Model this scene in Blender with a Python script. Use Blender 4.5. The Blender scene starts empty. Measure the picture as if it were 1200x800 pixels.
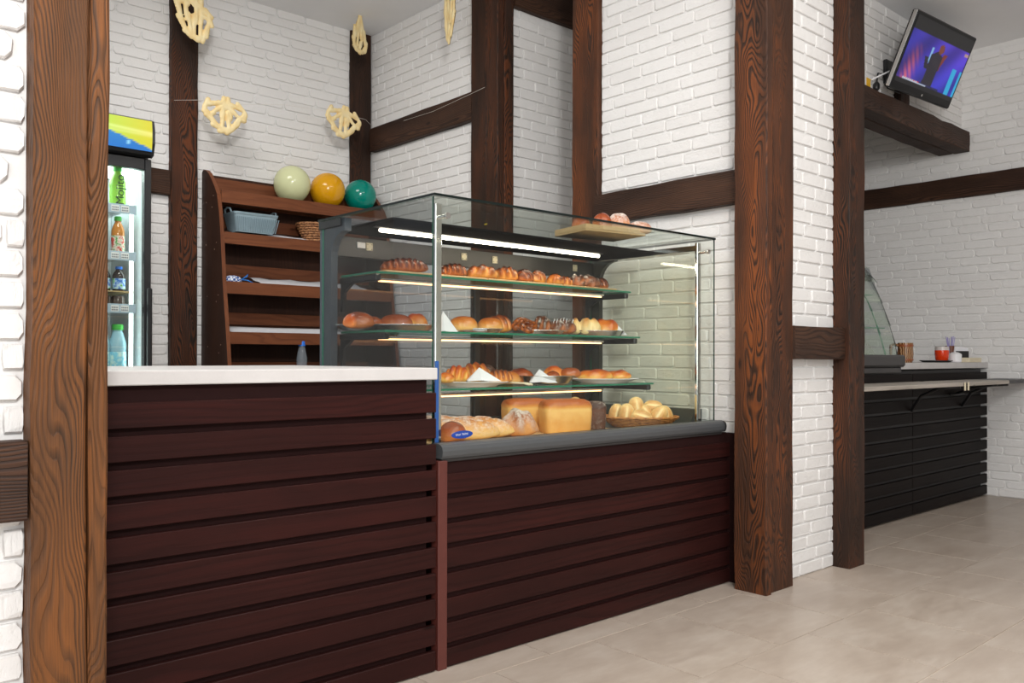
import bpy, bmesh, math, random
from mathutils import Vector, Matrix

random.seed(11)
SC = bpy.context.scene
COL = SC.collection
PI = math.pi

# ------------------------------------------------------------------ camera
YAW, PITCH, ROLL = 0.83964817, 0.00403465, 0.00225323
fw = Vector((math.cos(YAW)*math.cos(PITCH), math.sin(YAW)*math.cos(PITCH), math.sin(PITCH)))
rt = Vector((math.sin(YAW), -math.cos(YAW), 0)); up = rt.cross(fw)
rt, up = rt*math.cos(ROLL)+up*math.sin(ROLL), up*math.cos(ROLL)-rt*math.sin(ROLL)
cam_d = bpy.data.cameras.new('camera'); cam = bpy.data.objects.new('camera', cam_d); COL.objects.link(cam)
m = Matrix((rt, up, -fw)).transposed().to_4x4(); m.translation = (0, 0, 1.05)
cam.matrix_world = m
cam_d.sensor_width = 36; cam_d.sensor_fit = 'HORIZONTAL'
cam_d.lens = 999.914/1200*36
cam_d.shift_y = 13.8914/1200
cam_d.clip_start = 0.02
SC.camera = cam

# ------------------------------------------------------------------ world, lights, exposure
w = bpy.data.worlds.new('hall_daylight'); SC.world = w; w.use_nodes = True
bg = w.node_tree.nodes['Background']; bg.inputs[0].default_value = (0.93, 0.96, 1.0, 1); bg.inputs[1].default_value = 0.45

def area(name, loc, target, size, energy, color=(1, 1, 1), sy=None):
    d = bpy.data.lights.new(name, 'AREA'); d.energy = energy; d.color = color
    d.shape = 'RECTANGLE'; d.size = size; d.size_y = sy or size
    o = bpy.data.objects.new(name, d); COL.objects.link(o); o.location = loc
    o.rotation_euler = (Vector(target)-Vector(loc)).to_track_quat('-Z', 'Y').to_euler()
    return o
area('photo_flash', (-0.45, -1.3, 2.75), (2.9, 3.6, 1.5), 0.42, 92, (1.0, 0.985, 0.96))
area('hall_windows', (-3.9, -4.6, 2.1), (3.2, 2.6, 1.6), 6.0, 185, (1.0, 0.985, 0.96), 3.0)
area('added_kitchen_fill', (1.2, 3.7, 3.42), (1.2, 3.7, 0), 0.9, 36, (1.0, 0.98, 0.95))  # added fill from above to brighten the back wall; no known fixture
area('added_floor_fill', (2.2, 0.5, 3.41), (2.2, 0.5, 0), 2.0, 58, (1.0, 0.975, 0.94), 1.2)  # added downward fill that lifts the floor; no lamp seen there

SC.view_settings.view_transform = 'Standard'; SC.view_settings.look = 'None'
SC.view_settings.gamma = 1.0; SC.view_settings.use_curve_mapping = False
SC.view_settings.exposure = 0.14
SC.cycles.transparent_max_bounces = 32
SC.cycles.max_bounces = 10

# ------------------------------------------------------------------ node helpers
def lin(r, g, b):
    f = lambda c: c/12.92 if c <= 0.04045 else ((c+0.055)/1.055)**2.4
    return (f(r/255), f(g/255), f(b/255), 1)

class NT:
    def __init__(s, name):
        s.m = bpy.data.materials.new(name); s.m.use_nodes = True; s.t = s.m.node_tree
        s.b = s.t.nodes['Principled BSDF']; s.out = s.t.nodes['Material Output']
    def n(s, typ, **kw):
        x = s.t.nodes.new(typ)
        for k, v in kw.items():
            if k in x.inputs: x.inputs[k].default_value = v
            else: setattr(x, k, v)
        return x
    def l(s, a, b): s.t.links.new(a, b)
    def math(s, op, a, b=None, c=None):
        x = s.n('ShaderNodeMath', operation=op)
        for i, v in enumerate((a, b, c)):
            if v is None: continue
            if hasattr(v, 'is_linked'): s.l(v, x.inputs[i])
            else: x.inputs[i].default_value = v
        return x.outputs[0]
    def ramp(s, fac, stops):
        x = s.n('ShaderNodeValToRGB'); e = x.color_ramp.elements
        while len(e) < len(stops): e.new(0.5)
        for i, (p, c) in enumerate(stops): e[i].position = p; e[i].color = c
        s.l(fac, x.inputs[0]); return x.outputs[0]
    def noise(s, vec, scale, detail=2.0, rough=0.5):
        x = s.n('ShaderNodeTexNoise'); x.inputs['Scale'].default_value = scale
        x.inputs['Detail'].default_value = detail; x.inputs['Roughness'].default_value = rough
        if vec is not None: s.l(vec, x.inputs['Vector'])
        return x.outputs[0]
    def mapping(s, vec, scale=(1, 1, 1), loc=(0, 0, 0)):
        x = s.n('ShaderNodeMapping'); x.inputs['Scale'].default_value = scale; x.inputs['Location'].default_value = loc
        s.l(vec, x.inputs['Vector']); return x.outputs[0]
    def coord(s, k='Object'): return s.n('ShaderNodeTexCoord').outputs[k]
    def attr(s, name, out='Vector'):
        x = s.n('ShaderNodeAttribute'); x.attribute_name = name; return x.outputs[out]
    def mixc(s, fac, a, b, mode='MIX'):
        x = s.n('ShaderNodeMix', data_type='RGBA', blend_type=mode)
        for k, v in ((0, fac), (6, a), (7, b)):
            if hasattr(v, 'is_linked'): s.l(v, x.inputs[k])
            else: x.inputs[k].default_value = v
        return x.outputs[2]
    def bump(s, h, strength=0.3, dist=0.01):
        x = s.n('ShaderNodeBump'); x.inputs['Strength'].default_value = strength; x.inputs['Distance'].default_value = dist
        s.l(h, x.inputs['Height']); s.l(x.outputs[0], s.b.inputs['Normal'])
    def set(s, **kw):
        for k, v in kw.items():
            k = k.replace('_', ' ')
            if hasattr(v, 'is_linked'): s.l(v, s.b.inputs[k])
            else: s.b.inputs[k].default_value = v
        return s

MATS = {}
def plain(name, col, rough=0.5, metal=0.0, spec=0.5, nz=0.06, scale=40):
    """one colour with a slight grain"""
    if name in MATS: return MATS[name]
    t = NT(name); c = t.noise(t.coord(), scale, 3)
    a = tuple(max(0, x*(1-nz)) for x in col[:3])+(1,); b = tuple(min(1, x*(1+nz)) for x in col[:3])+(1,)
    t.set(Base_Color=t.ramp(c, [(0.3, a), (0.7, b)]), Roughness=rough, Metallic=metal)
    t.b.inputs['Specular IOR Level'].default_value = spec
    MATS[name] = t.m; return t.m

def brick_mat():
    t = NT('white_painted_brick'); co = t.coord()
    r = t.n('ShaderNodeObjectInfo').outputs['Random']
    v = t.n('ShaderNodeVectorMath', operation='ADD'); t.l(co, v.inputs[0])
    cx = t.n('ShaderNodeCombineXYZ'); t.l(t.math('MULTIPLY', r, 37.0), cx.inputs[0]); t.l(t.math('MULTIPLY', r, 91.0), cx.inputs[1]); t.l(cx.outputs[0], v.inputs[1])
    n1 = t.noise(v.outputs[0], 22, 4, 0.6); n2 = t.noise(v.outputs[0], 90, 3, 0.6)
    base = t.ramp(r, [(0.0, (0.80, 0.785, 0.77, 1)), (1.0, (0.84, 0.83, 0.818, 1))])
    t.set(Base_Color=t.mixc(t.math('MULTIPLY', n1, 0.10), base, (0.72, 0.70, 0.68, 1)), Roughness=0.72)
    t.b.inputs['Specular IOR Level'].default_value = 0.3
    pits = t.ramp(n1, [(0.30, (0, 0, 0, 1)), (0.52, (1, 1, 1, 1))])
    h = t.math('ADD', t.math('MULTIPLY', pits, 0.7), t.math('MULTIPLY', n2, 0.5))
    t.bump(h, 0.42, 0.005); return t.m
def mortar_mat():
    t = NT('white_painted_mortar'); n = t.noise(t.coord(), 35, 4, 0.6)
    t.set(Base_Color=t.ramp(n, [(0.3, (0.76, 0.75, 0.735, 1)), (0.7, (0.82, 0.81, 0.80, 1))]), Roughness=0.8)
    t.bump(n, 0.4, 0.005); return t.m
M_BRICK = brick_mat(); M_MORTAR = mortar_mat()

def wood_mat(name, light, dark, mid=None, ring=150.0, contrast=0.75, rough=0.55, warp=0.10, bump=0.5, fibre=0.35, spec=0.2):
    """flat sawn brushed timber; the mesh attribute gc holds (across, across, along)"""
    t = NT(name); gc = t.attr('gc')
    low = t.mapping(gc, (3.2, 3.2, 0.85)); w1 = t.n('ShaderNodeTexNoise'); w1.inputs['Scale'].default_value = 1.4; w1.inputs['Detail'].default_value = 2.5
    t.l(low, w1.inputs['Vector'])
    sub = t.n('ShaderNodeVectorMath', operation='SUBTRACT'); t.l(w1.outputs['Color'], sub.inputs[0]); sub.inputs[1].default_value = (0.5, 0.5, 0.5)
    sc = t.n('ShaderNodeVectorMath', operation='SCALE'); t.l(sub.outputs[0], sc.inputs[0]); sc.inputs['Scale'].default_value = warp*2.2
    ad = t.n('ShaderNodeVectorMath', operation='ADD'); t.l(gc, ad.inputs[0]); t.l(sc.outputs[0], ad.inputs[1])
    flat = t.mapping(ad.outputs[0], (1, 1, 0))
    ln = t.n('ShaderNodeVectorMath', operation='LENGTH'); t.l(flat, ln.inputs[0])
    fine = t.mapping(gc, (55, 55, 3.0)); jf = t.noise(fine, 1.0, 3, 0.6)
    ph = t.math('ADD', t.math('MULTIPLY', ln.outputs['Value'], ring), t.math('MULTIPLY', jf, 0.55))
    saw = t.math('FRACT', ph)
    rings = t.ramp(saw, [(0.0, (0.75, 0.75, 0.75, 1)), (0.45, (1, 1, 1, 1)), (0.72, (0.35, 0.35, 0.35, 1)), (0.92, (0, 0, 0, 1)), (1.0, (0.6, 0.6, 0.6, 1))])
    fib = t.noise(t.mapping(gc, (420, 420, 6)), 1.0, 2, 0.6)
    blot = t.noise(t.mapping(gc, (7, 7, 1.6)), 1.0, 3, 0.55)
    zone = t.ramp(t.noise(t.mapping(gc, (9, 9, 0.55)), 1.0, 2, 0.5), [(0.40, (0.28, 0.28, 0.28, 1)), (0.60, (1, 1, 1, 1))])
    rc = t.math('MULTIPLY', t.math('SUBTRACT', rings, 0.55), t.math('MULTIPLY', zone, contrast))
    f = t.math('ADD', rc, 0.52)
    f = t.math('ADD', f, t.math('MULTIPLY', t.math('SUBTRACT', fib, 0.5), fibre))
    f = t.math('ADD', f, t.math('MULTIPLY', t.math('SUBTRACT', blot, 0.55), 0.9))
    col = t.ramp(f, [(0.05, dark), (0.5, mid or tuple((a+b)/2 for a, b in zip(light, dark))), (0.95, light)])
    kn = t.n('ShaderNodeTexVoronoi'); kn.inputs['Scale'].default_value = 1.0; t.l(t.mapping(gc, (6.5, 6.5, 2.3)), kn.inputs['Vector'])
    knot = t.ramp(kn.outputs['Distance'], [(0.03, (1, 1, 1, 1)), (0.075, (0, 0, 0, 1))])
    col = t.mixc(t.math('MULTIPLY', knot, 0.8), col, tuple(c*0.45 for c in dark[:3])+(1,))
    t.set(Base_Color=col, Roughness=rough); t.b.inputs['Specular IOR Level'].default_value = spec
    t.bump(t.math('ADD', rings, t.math('MULTIPLY', fib, 0.6)), bump, 0.004)
    return t.m
M_W_ORANGE = wood_mat('brushed_pine_orange', lin(140, 85, 42), lin(52, 37, 27), lin(97, 63, 38), ring=150, contrast=0.62, warp=0.13, fibre=0.5)
M_W_BROWN = wood_mat('brushed_pine_brown', lin(128, 70, 35), lin(34, 25, 21), lin(70, 45, 32), ring=140, contrast=0.7, warp=0.13, fibre=0.5)
M_W_DARK = wood_mat('brushed_pine_dark', lin(106, 58, 32), lin(25, 19, 16), lin(52, 35, 26), ring=140, contrast=0.7, warp=0.13, fibre=0.5)
M_W_BEAM = wood_mat('brushed_pine_beam', lin(88, 60, 44), lin(32, 23, 19), lin(58, 40, 31), ring=130, contrast=0.6, warp=0.06, fibre=0.5)
M_SLAT = wood_mat('wenge_stained_slat', lin(60, 26, 23), lin(32, 15, 14), lin(45, 21, 19), ring=60, contrast=0.3, rough=0.45, spec=0.12, warp=0.03, bump=0.12, fibre=0.5)
M_SLAT_BACK = plain('dark_slat_backing', lin(40, 21, 20), 0.7, spec=0.1)
M_SLAT_EDGE = plain('red_brown_end_board', lin(88, 42, 36), 0.45)
M_SLAT_FAR = wood_mat('black_brown_slat', lin(34, 28, 26), lin(18, 15, 15), lin(26, 21, 20), ring=60, contrast=0.25, rough=0.5, warp=0.03, bump=0.1, fibre=0.4, spec=0.06)
M_RACK = wood_mat('walnut_laminate', lin(140, 86, 56), lin(88, 50, 33), lin(114, 68, 45), ring=70, contrast=0.3, rough=0.4, warp=0.05, bump=0.05, fibre=0.5)
M_RACK_SIDE = wood_mat('dark_walnut_laminate', lin(78, 50, 37), lin(48, 31, 25), lin(62, 40, 31), ring=70, contrast=0.3, rough=0.42, warp=0.05, bump=0.05, fibre=0.6)
M_TRAYRAIL = wood_mat('grey_worn_board', lin(196, 186, 176), lin(128, 120, 112), lin(168, 160, 150), ring=60, contrast=0.3, rough=0.4, warp=0.04, bump=0.05)
M_PLY = wood_mat('pale_plywood', lin(228, 196, 150), lin(198, 158, 110), lin(214, 180, 132), ring=40, contrast=0.25, rough=0.6, warp=0.05, bump=0.05)
M_PLASTIC_GREY = plain('grey_plastic', lin(76, 78, 80), 0.38, nz=0.03)
M_FRAME_GREY = plain('blue_grey_frame', lin(70, 78, 86), 0.35, nz=0.03)
M_DARK = plain('black_plastic', lin(28, 28, 30), 0.4, nz=0.05)
M_DARKGREY = plain('dark_grey_metal', lin(62, 60, 60), 0.4, 0.3, nz=0.05)
M_CHROME = plain('polished_steel', (0.78, 0.77, 0.75), 0.10, 1.0, nz=0.02)
M_STEEL = plain('brushed_steel', (0.62, 0.61, 0.60), 0.25, 1.0, nz=0.05)
M_WHITE = plain('white_porcelain', lin(238, 238, 240), 0.25, nz=0.01)
M_PAPER = plain('white_paper', lin(226, 226, 230), 0.8, nz=0.03)
M_PARCH = plain('baking_parchment', lin(232, 208, 172), 0.7, nz=0.04)
M_CREAM = plain('cream_plastic', lin(226, 214, 186), 0.5, nz=0.03)

def counter_mat():
    t = NT('white_composite_stone'); n = t.noise(t.coord(), 9, 4, 0.6); s = t.noise(t.coord(), 260, 1)
    c = t.mixc(t.ramp(s, [(0.55, (0, 0, 0, 1)), (0.75, (0.5, 0.5, 0.5, 1))]), t.ramp(n, [(0.3, (0.56, 0.54, 0.53, 1)), (0.7, (0.62, 0.60, 0.59, 1))]), (0.66, 0.62, 0.60, 1))
    t.set(Base_Color=c, Roughness=0.45); return t.m
M_COUNTER = counter_mat()
def tile_mat():
    t = NT('beige_stoneware_tile'); co = t.attr('tc')
    a = t.noise(t.mapping(co, (1.6, 5.0, 1)), 1.6, 6, 0.62); b = t.noise(t.mapping(co, (3, 9, 1)), 4.0, 5, 0.6)
    c = t.ramp(t.math('ADD', t.math('MULTIPLY', a, 0.65), t.math('MULTIPLY', b, 0.35)), [(0.34, lin(170, 155, 142)), (0.5, lin(181, 167, 154)), (0.66, lin(192, 180, 168))])
    t.set(Base_Color=c, Roughness=t.ramp(b, [(0.3, (0.30, 0.30, 0.30, 1)), (0.7, (0.42, 0.42, 0.42, 1))])); t.b.inputs['Specular IOR Level'].default_value = 0.4
    t.bump(b, 0.05, 0.002); return t.m
M_TILE = tile_mat(); M_GROUT = plain('pale_floor_grout', lin(206, 194, 181), 0.8)
M_CEIL = plain('white_ceiling_paint', (0.90, 0.905, 0.92, 1), 0.8, nz=0.02, scale=3)

def glass_mat(name, tint, refl=0.55):
    t = NT(name); t.t.nodes.remove(t.b)
    tr = t.n('ShaderNodeBsdfTransparent'); tr.inputs[0].default_value = tint
    gl = t.n('ShaderNodeBsdfGlossy'); gl.inputs['Roughness'].default_value = 0.0; gl.inputs[0].default_value = (1, 1, 1, 1)
    lw = t.n('ShaderNodeLayerWeight'); fr = t.n('ShaderNodeMath', operation='MULTIPLY_ADD'); t.l(t.math('POWER', lw.outputs['Facing'], 5.0), fr.inputs[0]); fr.inputs[1].default_value = 0.96; fr.inputs[2].default_value = 0.04
    mx = t.n('ShaderNodeMixShader'); t.l(t.math('MULTIPLY', fr.outputs[0], refl), mx.inputs[0]); t.l(tr.outputs[0], mx.inputs[1]); t.l(gl.outputs[0], mx.inputs[2])
    t.l(mx.outputs[0], t.out.inputs[0]); return t.m
M_GLASS = glass_mat('clear_glass', (0.965, 0.985, 0.965, 1))
M_GLASS_SIDE = glass_mat('tinted_side_glass', (0.965, 0.968, 0.925, 1))
M_GLASS_SMOKE = glass_mat('grey_tinted_glass', (0.84, 0.855, 0.86, 1))
M_GLASS_EDGE = plain('dark_green_glass_edge', lin(22, 46, 40), 0.15)
M_GLASS_EDGE2 = plain('bright_green_glass_edge', lin(40, 120, 92), 0.15)

def emit(name, col, strength):
    t = NT(name); t.set(Base_Color=(0.8, 0.8, 0.8, 1)); t.b.inputs['Emission Color'].default_value = col; t.b.inputs['Emission Strength'].default_value = strength
    return t.m
M_LED = emit('warm_white_led', (1.0, 0.88, 0.70, 1), 24)
M_LED2 = emit('warm_shelf_led', (1.0, 0.50, 0.20, 1), 3.2)
M_LED_F = emit('cold_fridge_led', (0.86, 1.0, 0.98, 1), 5)
def emit_attr(name, strength):
    t = NT(name); c = t.attr('pic', 'Color'); t.set(Base_Color=(0.01, 0.01, 0.01, 1), Roughness=0.5)
    t.l(c, t.b.inputs['Emission Color']); t.b.inputs['Emission Strength'].default_value = strength; return t.m

def bread_mat(name, pale, mid, brown, flour=0.0, rough=0.38, scale=1.0):
    """crust: attribute 'crust' 0 = pale side, 1 = browned top; flour is dusted on"""
    t = NT(name); co = t.coord(); a = t.attr('crust', 'Fac')
    n = t.noise(co, 34*scale, 4, 0.6); n2 = t.noise(co, 120*scale, 3, 0.6)
    f = t.math('ADD', a, t.math('MULTIPLY', t.math('SUBTRACT', n, 0.5), 0.55))
    c = t.ramp(f, [(0.1, pale), (0.48, mid), (0.92, brown)])
    if flour > 0:
        m_ = t.ramp(t.math('ADD', t.math('MULTIPLY', n, 0.6), t.math('MULTIPLY', n2, 0.4)), [(0.62-0.25*flour, (0, 0, 0, 1)), (0.74-0.2*flour, (1, 1, 1, 1))])
        c = t.mixc(t.math('MULTIPLY', t.math('MULTIPLY', m_, a), 0.85), c, (0.86, 0.80, 0.72, 1))
    t.set(Base_Color=c, Roughness=rough); t.bump(t.math('ADD', n, t.math('MULTIPLY', n2, 0.5)), 0.6, 0.006); return t.m
B_BRAID = bread_mat('dark_egg_glazed_crust', lin(186, 104, 48), lin(128, 60, 26), lin(66, 27, 13), 0.15, 0.2)
B_BRAIDG = bread_mat('golden_braid_crust', lin(226, 156, 74), lin(184, 100, 38), lin(98, 42, 17), 0.2, 0.2)
B_BUN = bread_mat('golden_bun_crust', lin(238, 190, 114), lin(206, 126, 50), lin(146, 66, 24), 0.0, 0.2)
B_RED = bread_mat('red_brown_bun_crust', lin(204, 122, 60), lin(166, 80, 34), lin(112, 44, 19), 0.0, 0.2)
B_PALE = bread_mat('pale_bun_crust', lin(250, 226, 170), lin(242, 204, 136), lin(204, 138, 66), 0.0, 0.45)
B_CHEESE = bread_mat('cheese_topped_crust', lin(240, 186, 92), lin(222, 126, 42), lin(170, 66, 20), 0.0, 0.3)
B_CHOC = bread_mat('dark_sugared_crust', lin(168, 96, 46), lin(110, 56, 28), lin(60, 29, 16), 0.5, 0.4)
B_BRICK = bread_mat('tin_loaf_crust', lin(238, 190, 112), lin(222, 152, 70), lin(172, 88, 32), 0.0, 0.45, 0.5)
B_DARKLOAF = bread_mat('dark_rye_crust', lin(96, 56, 36), lin(78, 45, 30), lin(70, 41, 30), 0.35, 0.6)
B_BAG = bread_mat('floured_baguette_crust', lin(240, 196, 122), lin(214, 150, 76), lin(166, 92, 40), 0.7, 0.5)
B_RUST = bread_mat('floured_rustic_crust', lin(220, 150, 84), lin(180, 104, 54), lin(126, 66, 34), 0.9, 0.6)
B_DRY = bread_mat('dry_pale_bread', lin(250, 234, 188), lin(244, 218, 158), lin(222, 176, 104), 0.0, 0.6)

# ------------------------------------------------------------------ mesh builder
class MB:
    def __init__(s): s.v = []; s.f = []; s.mi = []; s.gc = {}; s.at = {}
    def add(s, vs, fs, mi=0):
        o = len(s.v); s.v += [tuple(v) for v in vs]; s.f += [tuple(i+o for i in f) for f in fs]
        s.mi += [mi]*len(fs) if isinstance(mi, int) else list(mi); return o
    def box(s, x0, x1, y0, y1, z0, z1, mi=0, edge=None):
        """edge: (axis, mat) puts mat on the faces not perpendicular to the thin axis"""
        vs = [(x, y, z) for z in (z0, z1) for y in (y0, y1) for x in (x0, x1)]
        fs = [(0, 2, 3, 1), (4, 5, 7, 6), (0, 1, 5, 4), (2, 6, 7, 3), (0, 4, 6, 2), (1, 3, 7, 5)]
        ms = mi if edge is None else [mi if k//2 == {2: 0, 1: 1, 0: 2}[edge[0]] else edge[1] for k in range(6)]
        return s.add(vs, fs, ms)
    def cbox(s, x0, x1, y0, y1, z0, z1, c=0.003, mi=0):
        """box with chamfered edges"""
        c = min(c, (x1-x0)/2.01, (y1-y0)/2.01, (z1-z0)/2.01)
        bm = bmesh.new(); bmesh.ops.create_cube(bm, size=1)
        for v in bm.verts: v.co = Vector(((x0+x1)/2+v.co.x*(x1-x0), (y0+y1)/2+v.co.y*(y1-y0), (z0+z1)/2+v.co.z*(z1-z0)))
        bmesh.ops.bevel(bm, geom=list(bm.edges), offset=c, segments=1, affect='EDGES')
        s.bm(bm, mi)
    def bm(s, bm, mi=0):
        bm.verts.index_update(); s.add([v.co[:] for v in bm.verts], [[v.index for v in f.verts] for f in bm.faces], mi); bm.free()
    def tube(s, pts, r, seg=8, mi=0, cap=True):
        pts = [Vector(p) for p in pts]; n = len(pts); rs = r if isinstance(r, (list, tuple)) else [r]*n
        t0 = (pts[1]-pts[0]).normalized(); a = t0.orthogonal().normalized(); vs = []; fs = []
        for i, p in enumerate(pts):
            t = (pts[min(i+1, n-1)]-pts[max(i-1, 0)]).normalized()
            a = (a-t*a.dot(t)); a = a.normalized() if a.length > 1e-6 else t.orthogonal().normalized(); b = t.cross(a)
            for k in range(seg):
                q = 2*PI*k/seg; vs.append(p+(a*math.cos(q)+b*math.sin(q))*rs[i])
        for i in range(n-1):
            for k in range(seg):
                k2 = (k+1) % seg; fs.append((i*seg+k, i*seg+k2, (i+1)*seg+k2, (i+1)*seg+k))
        if cap: fs.append(tuple(range(seg-1, -1, -1))); fs.append(tuple((n-1)*seg+k for k in range(seg)))
        return s.add(vs, fs, mi)
    def lathe(s, prof, seg=20, c=(0, 0, 0), mi=0, sx=1.0, sy=1.0, cap=True):
        vs = []; fs = []; n = len(prof)
        for r, z in prof:
            for k in range(seg):
                q = 2*PI*k/seg; vs.append((c[0]+r*sx*math.cos(q), c[1]+r*sy*math.sin(q), c[2]+z))
        for i in range(n-1):
            for k in range(seg):
                k2 = (k+1) % seg; fs.append((i*seg+k, i*seg+k2, (i+1)*seg+k2, (i+1)*seg+k))
        if cap:
            if prof[0][0] > 1e-5: fs.append(tuple(range(seg-1, -1, -1)))
            if prof[-1][0] > 1e-5: fs.append(tuple((n-1)*seg+k for k in range(seg)))
        return s.add(vs, fs, mi)
    def prism(s, poly, axis, a, b, mi=0):
        """poly: 2D points, extruded along axis from a to b; axis 0: (y,z), 1: (x,z), 2: (x,y)"""
        def P(p, t): return (t, p[0], p[1]) if axis == 0 else (p[0], t, p[1]) if axis == 1 else (p[0], p[1], t)
        n = len(poly); vs = [P(p, a) for p in poly]+[P(p, b) for p in poly]
        fs = [tuple(range(n-1, -1, -1)), tuple(range(n, 2*n))]+[(i, (i+1) % n, n+(i+1) % n, n+i) for i in range(n)]
        return s.add(vs, fs, mi)
    def grid(s, nu, nv, f, mi=0, closed_u=False):
        vs = [f(i/(nu if closed_u else nu-1), j/(nv-1)) for j in range(nv) for i in range(nu)]; fs = []
        for j in range(nv-1):
            for i in range(nu if closed_u else nu-1):
                i2 = (i+1) % nu; fs.append((j*nu+i, j*nu+i2, (j+1)*nu+i2, (j+1)*nu+i))
        return s.add(vs, fs, mi)
    def timber(s, x0, x1, y0, y1, z0, z1, axis, rough=0.003, seg=None, mi=0, cham=0.005):
        """squared timber with a slightly wavy chamfered outline; fills the grain coordinate"""
        lo = (x0, y0, z0); hi = (x1, y1, z1); A = [i for i in range(3) if i != axis]
        L = hi[axis]-lo[axis]; n = seg or max(3, int(L/0.16)); off = [random.uniform(-4, 4) for _ in range(3)]
        gu = random.choice((-1, 1))*random.uniform(0.03, 0.09); gv = random.uniform(0.04, 0.12)
        u0, u1, v0, v1 = lo[A[0]], hi[A[0]], lo[A[1]], hi[A[1]]; c = min(cham, (u1-u0)/3, (v1-v0)/3)
        ring = [(u0+c, v0), (u1-c, v0), (u1, v0+c), (u1, v1-c), (u1-c, v1), (u0+c, v1), (u0, v1-c), (u0, v0+c)]
        um, vm = (u0+u1)/2, (v0+v1)/2; vs = []; g = []
        for i in range(n+1):
            t = lo[axis]+L*i/n; du = [random.uniform(-rough, rough) for _ in range(4)]
            for k, (u, v) in enumerate(ring):
                uu = u+(du[0] if u < um else du[1]); vv = v+(du[2] if v < vm else du[3])
                p = [0, 0, 0]; p[A[0]] = uu; p[A[1]] = vv; p[axis] = t; vs.append(p); g.append((uu-um+gu, vv-vm+gv, t*1.0+off[2]))
        fs = [tuple(range(7, -1, -1)), tuple(n*8+k for k in range(8))]
        for i in range(n):
            for k in range(8): k2 = (k+1) % 8; fs.append((i*8+k, i*8+k2, (i+1)*8+k2, (i+1)*8+k))
        o = s.add(vs, fs, mi)
        for k, q in enumerate(g): s.gc[o+k] = q
        return o
    def grain(s, axis, start=0):
        """grain coordinate for everything added since start"""
        off = [random.uniform(-1, 1) for _ in range(3)]; A = [i for i in range(3) if i != axis]
        for i in range(start, len(s.v)):
            v = s.v[i]; s.gc[i] = (v[A[0]]+off[0]*0.1, v[A[1]]+off[1]*0.1, v[axis]+off[2])
    def shift(s, d):
        s.v = [(a-d[0], b-d[1], c-d[2]) for a, b, c in s.v]
    def mesh(s, name, mats, smooth=False):
        me = bpy.data.meshes.new(name); me.from_pydata(s.v, [], s.f)
        for m_ in (mats if isinstance(mats, (list, tuple)) else [mats]): me.materials.append(m_)
        me.polygons.foreach_set('material_index', s.mi)
        if smooth: me.polygons.foreach_set('use_smooth', [True]*len(s.f))
        if s.gc:
            at = me.attributes.new('gc', 'FLOAT_VECTOR', 'POINT')
            for i, q in s.gc.items(): at.data[i].vector = q
        for nme, d in s.at.items():
            at = me.attributes.new(nme, 'FLOAT', 'POINT')
            for i, q in d.items(): at.data[i].value = q
        bm = bmesh.new(); bm.from_mesh(me); bmesh.ops.recalc_face_normals(bm, faces=bm.faces); bm.to_mesh(me); bm.free()
        if smooth == 'auto':
            try: me.set_sharp_from_angle(angle=math.radians(40))
            except Exception: pass
        me.update(); return me

def props(o, label=None, cat=None, group=None, kind=None):
    for k, v in (('label', label), ('category', cat), ('group', group), ('kind', kind)):
        if v: o[k] = v
    return o
def thing(name, label, cat, loc=(0, 0, 0), rotz=0, group=None, kind=None):
    o = bpy.data.objects.new(name, None); COL.objects.link(o); o.location = loc; o.rotation_euler = (0, 0, rotz); o.empty_display_size = 0.05
    return props(o, label, cat, group, kind)
def wloc(o):
    l = Vector((0, 0, 0))
    while o is not None: l += Vector(o.location); o = o.parent
    return l
def part(name, mb, mats, parent=None, world=True, smooth=False, label=None, kind=None):
    """links mb as one mesh; world=True: coordinates are scene coordinates (parents unrotated)"""
    if parent is not None and world: mb.shift(wloc(parent))
    o = bpy.data.objects.new(name, mb.mesh(name, mats, smooth)); COL.objects.link(o)
    if parent is not None: o.parent = parent
    return props(o, label, None, None, kind)
def solo(name, mb, mats, label, cat, loc=None, group=None, smooth=False, kind=None, rotz=0):
    """a thing that is one mesh; loc: its base, in scene coordinates (mesh already local if loc given)"""
    o = bpy.data.objects.new(name, mb.mesh(name, mats, smooth)); COL.objects.link(o)
    if loc: o.location = loc
    o.rotation_euler = (0, 0, rotz)
    return props(o, label, cat, group, kind)
def BX(*a, **k): b = MB(); b.cbox(*a, **k); return b
def TB(*a, **k): b = MB(); b.timber(*a, **k); return b
def wslab(name, boxes, mat):
    b = MB()
    for q in boxes: b.box(*q)
    o = part(name, b, mat); return props(o, kind='structure')

CEIL = 3.44
# ------------------------------------------------------------------ floor with tiles
floor = wslab('floor', [(-3, 8.2, -2.5, 6.2, -0.06, -0.0035)], M_GROUT)
def tile_mesh(i):
    b = MB(); a, h = 0.2365, 0.004; c = 0.0010
    b.add([(-a, -a, -h), (a, -a, -h), (a, a, -h), (-a, a, -h), (-a+c, -a+c, 0), (a-c, -a+c, 0), (a-c, a-c, 0), (-a+c, a-c, 0)],
          [(4, 5, 6, 7), (0, 1, 5, 4), (1, 2, 6, 5), (2, 3, 7, 6), (3, 0, 4, 7)])
    me = b.mesh('tile', M_TILE); at = me.attributes.new('tc', 'FLOAT_VECTOR', 'POINT'); o = (random.uniform(-9, 9), random.uniform(-9, 9))
    for k, v in enumerate(b.v): at.data[k].vector = (v[0]+o[0], v[1]+o[1], i)
    return me
TM = [tile_mesh(i) for i in range(12)]
rows = [(0.684-0.49+0.49*0, 0.1), (1.18, 2.52), (1.661, 3.266), (2.154, 3.077), (2.645, 3.3), (3.135, 3.1)]
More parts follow.
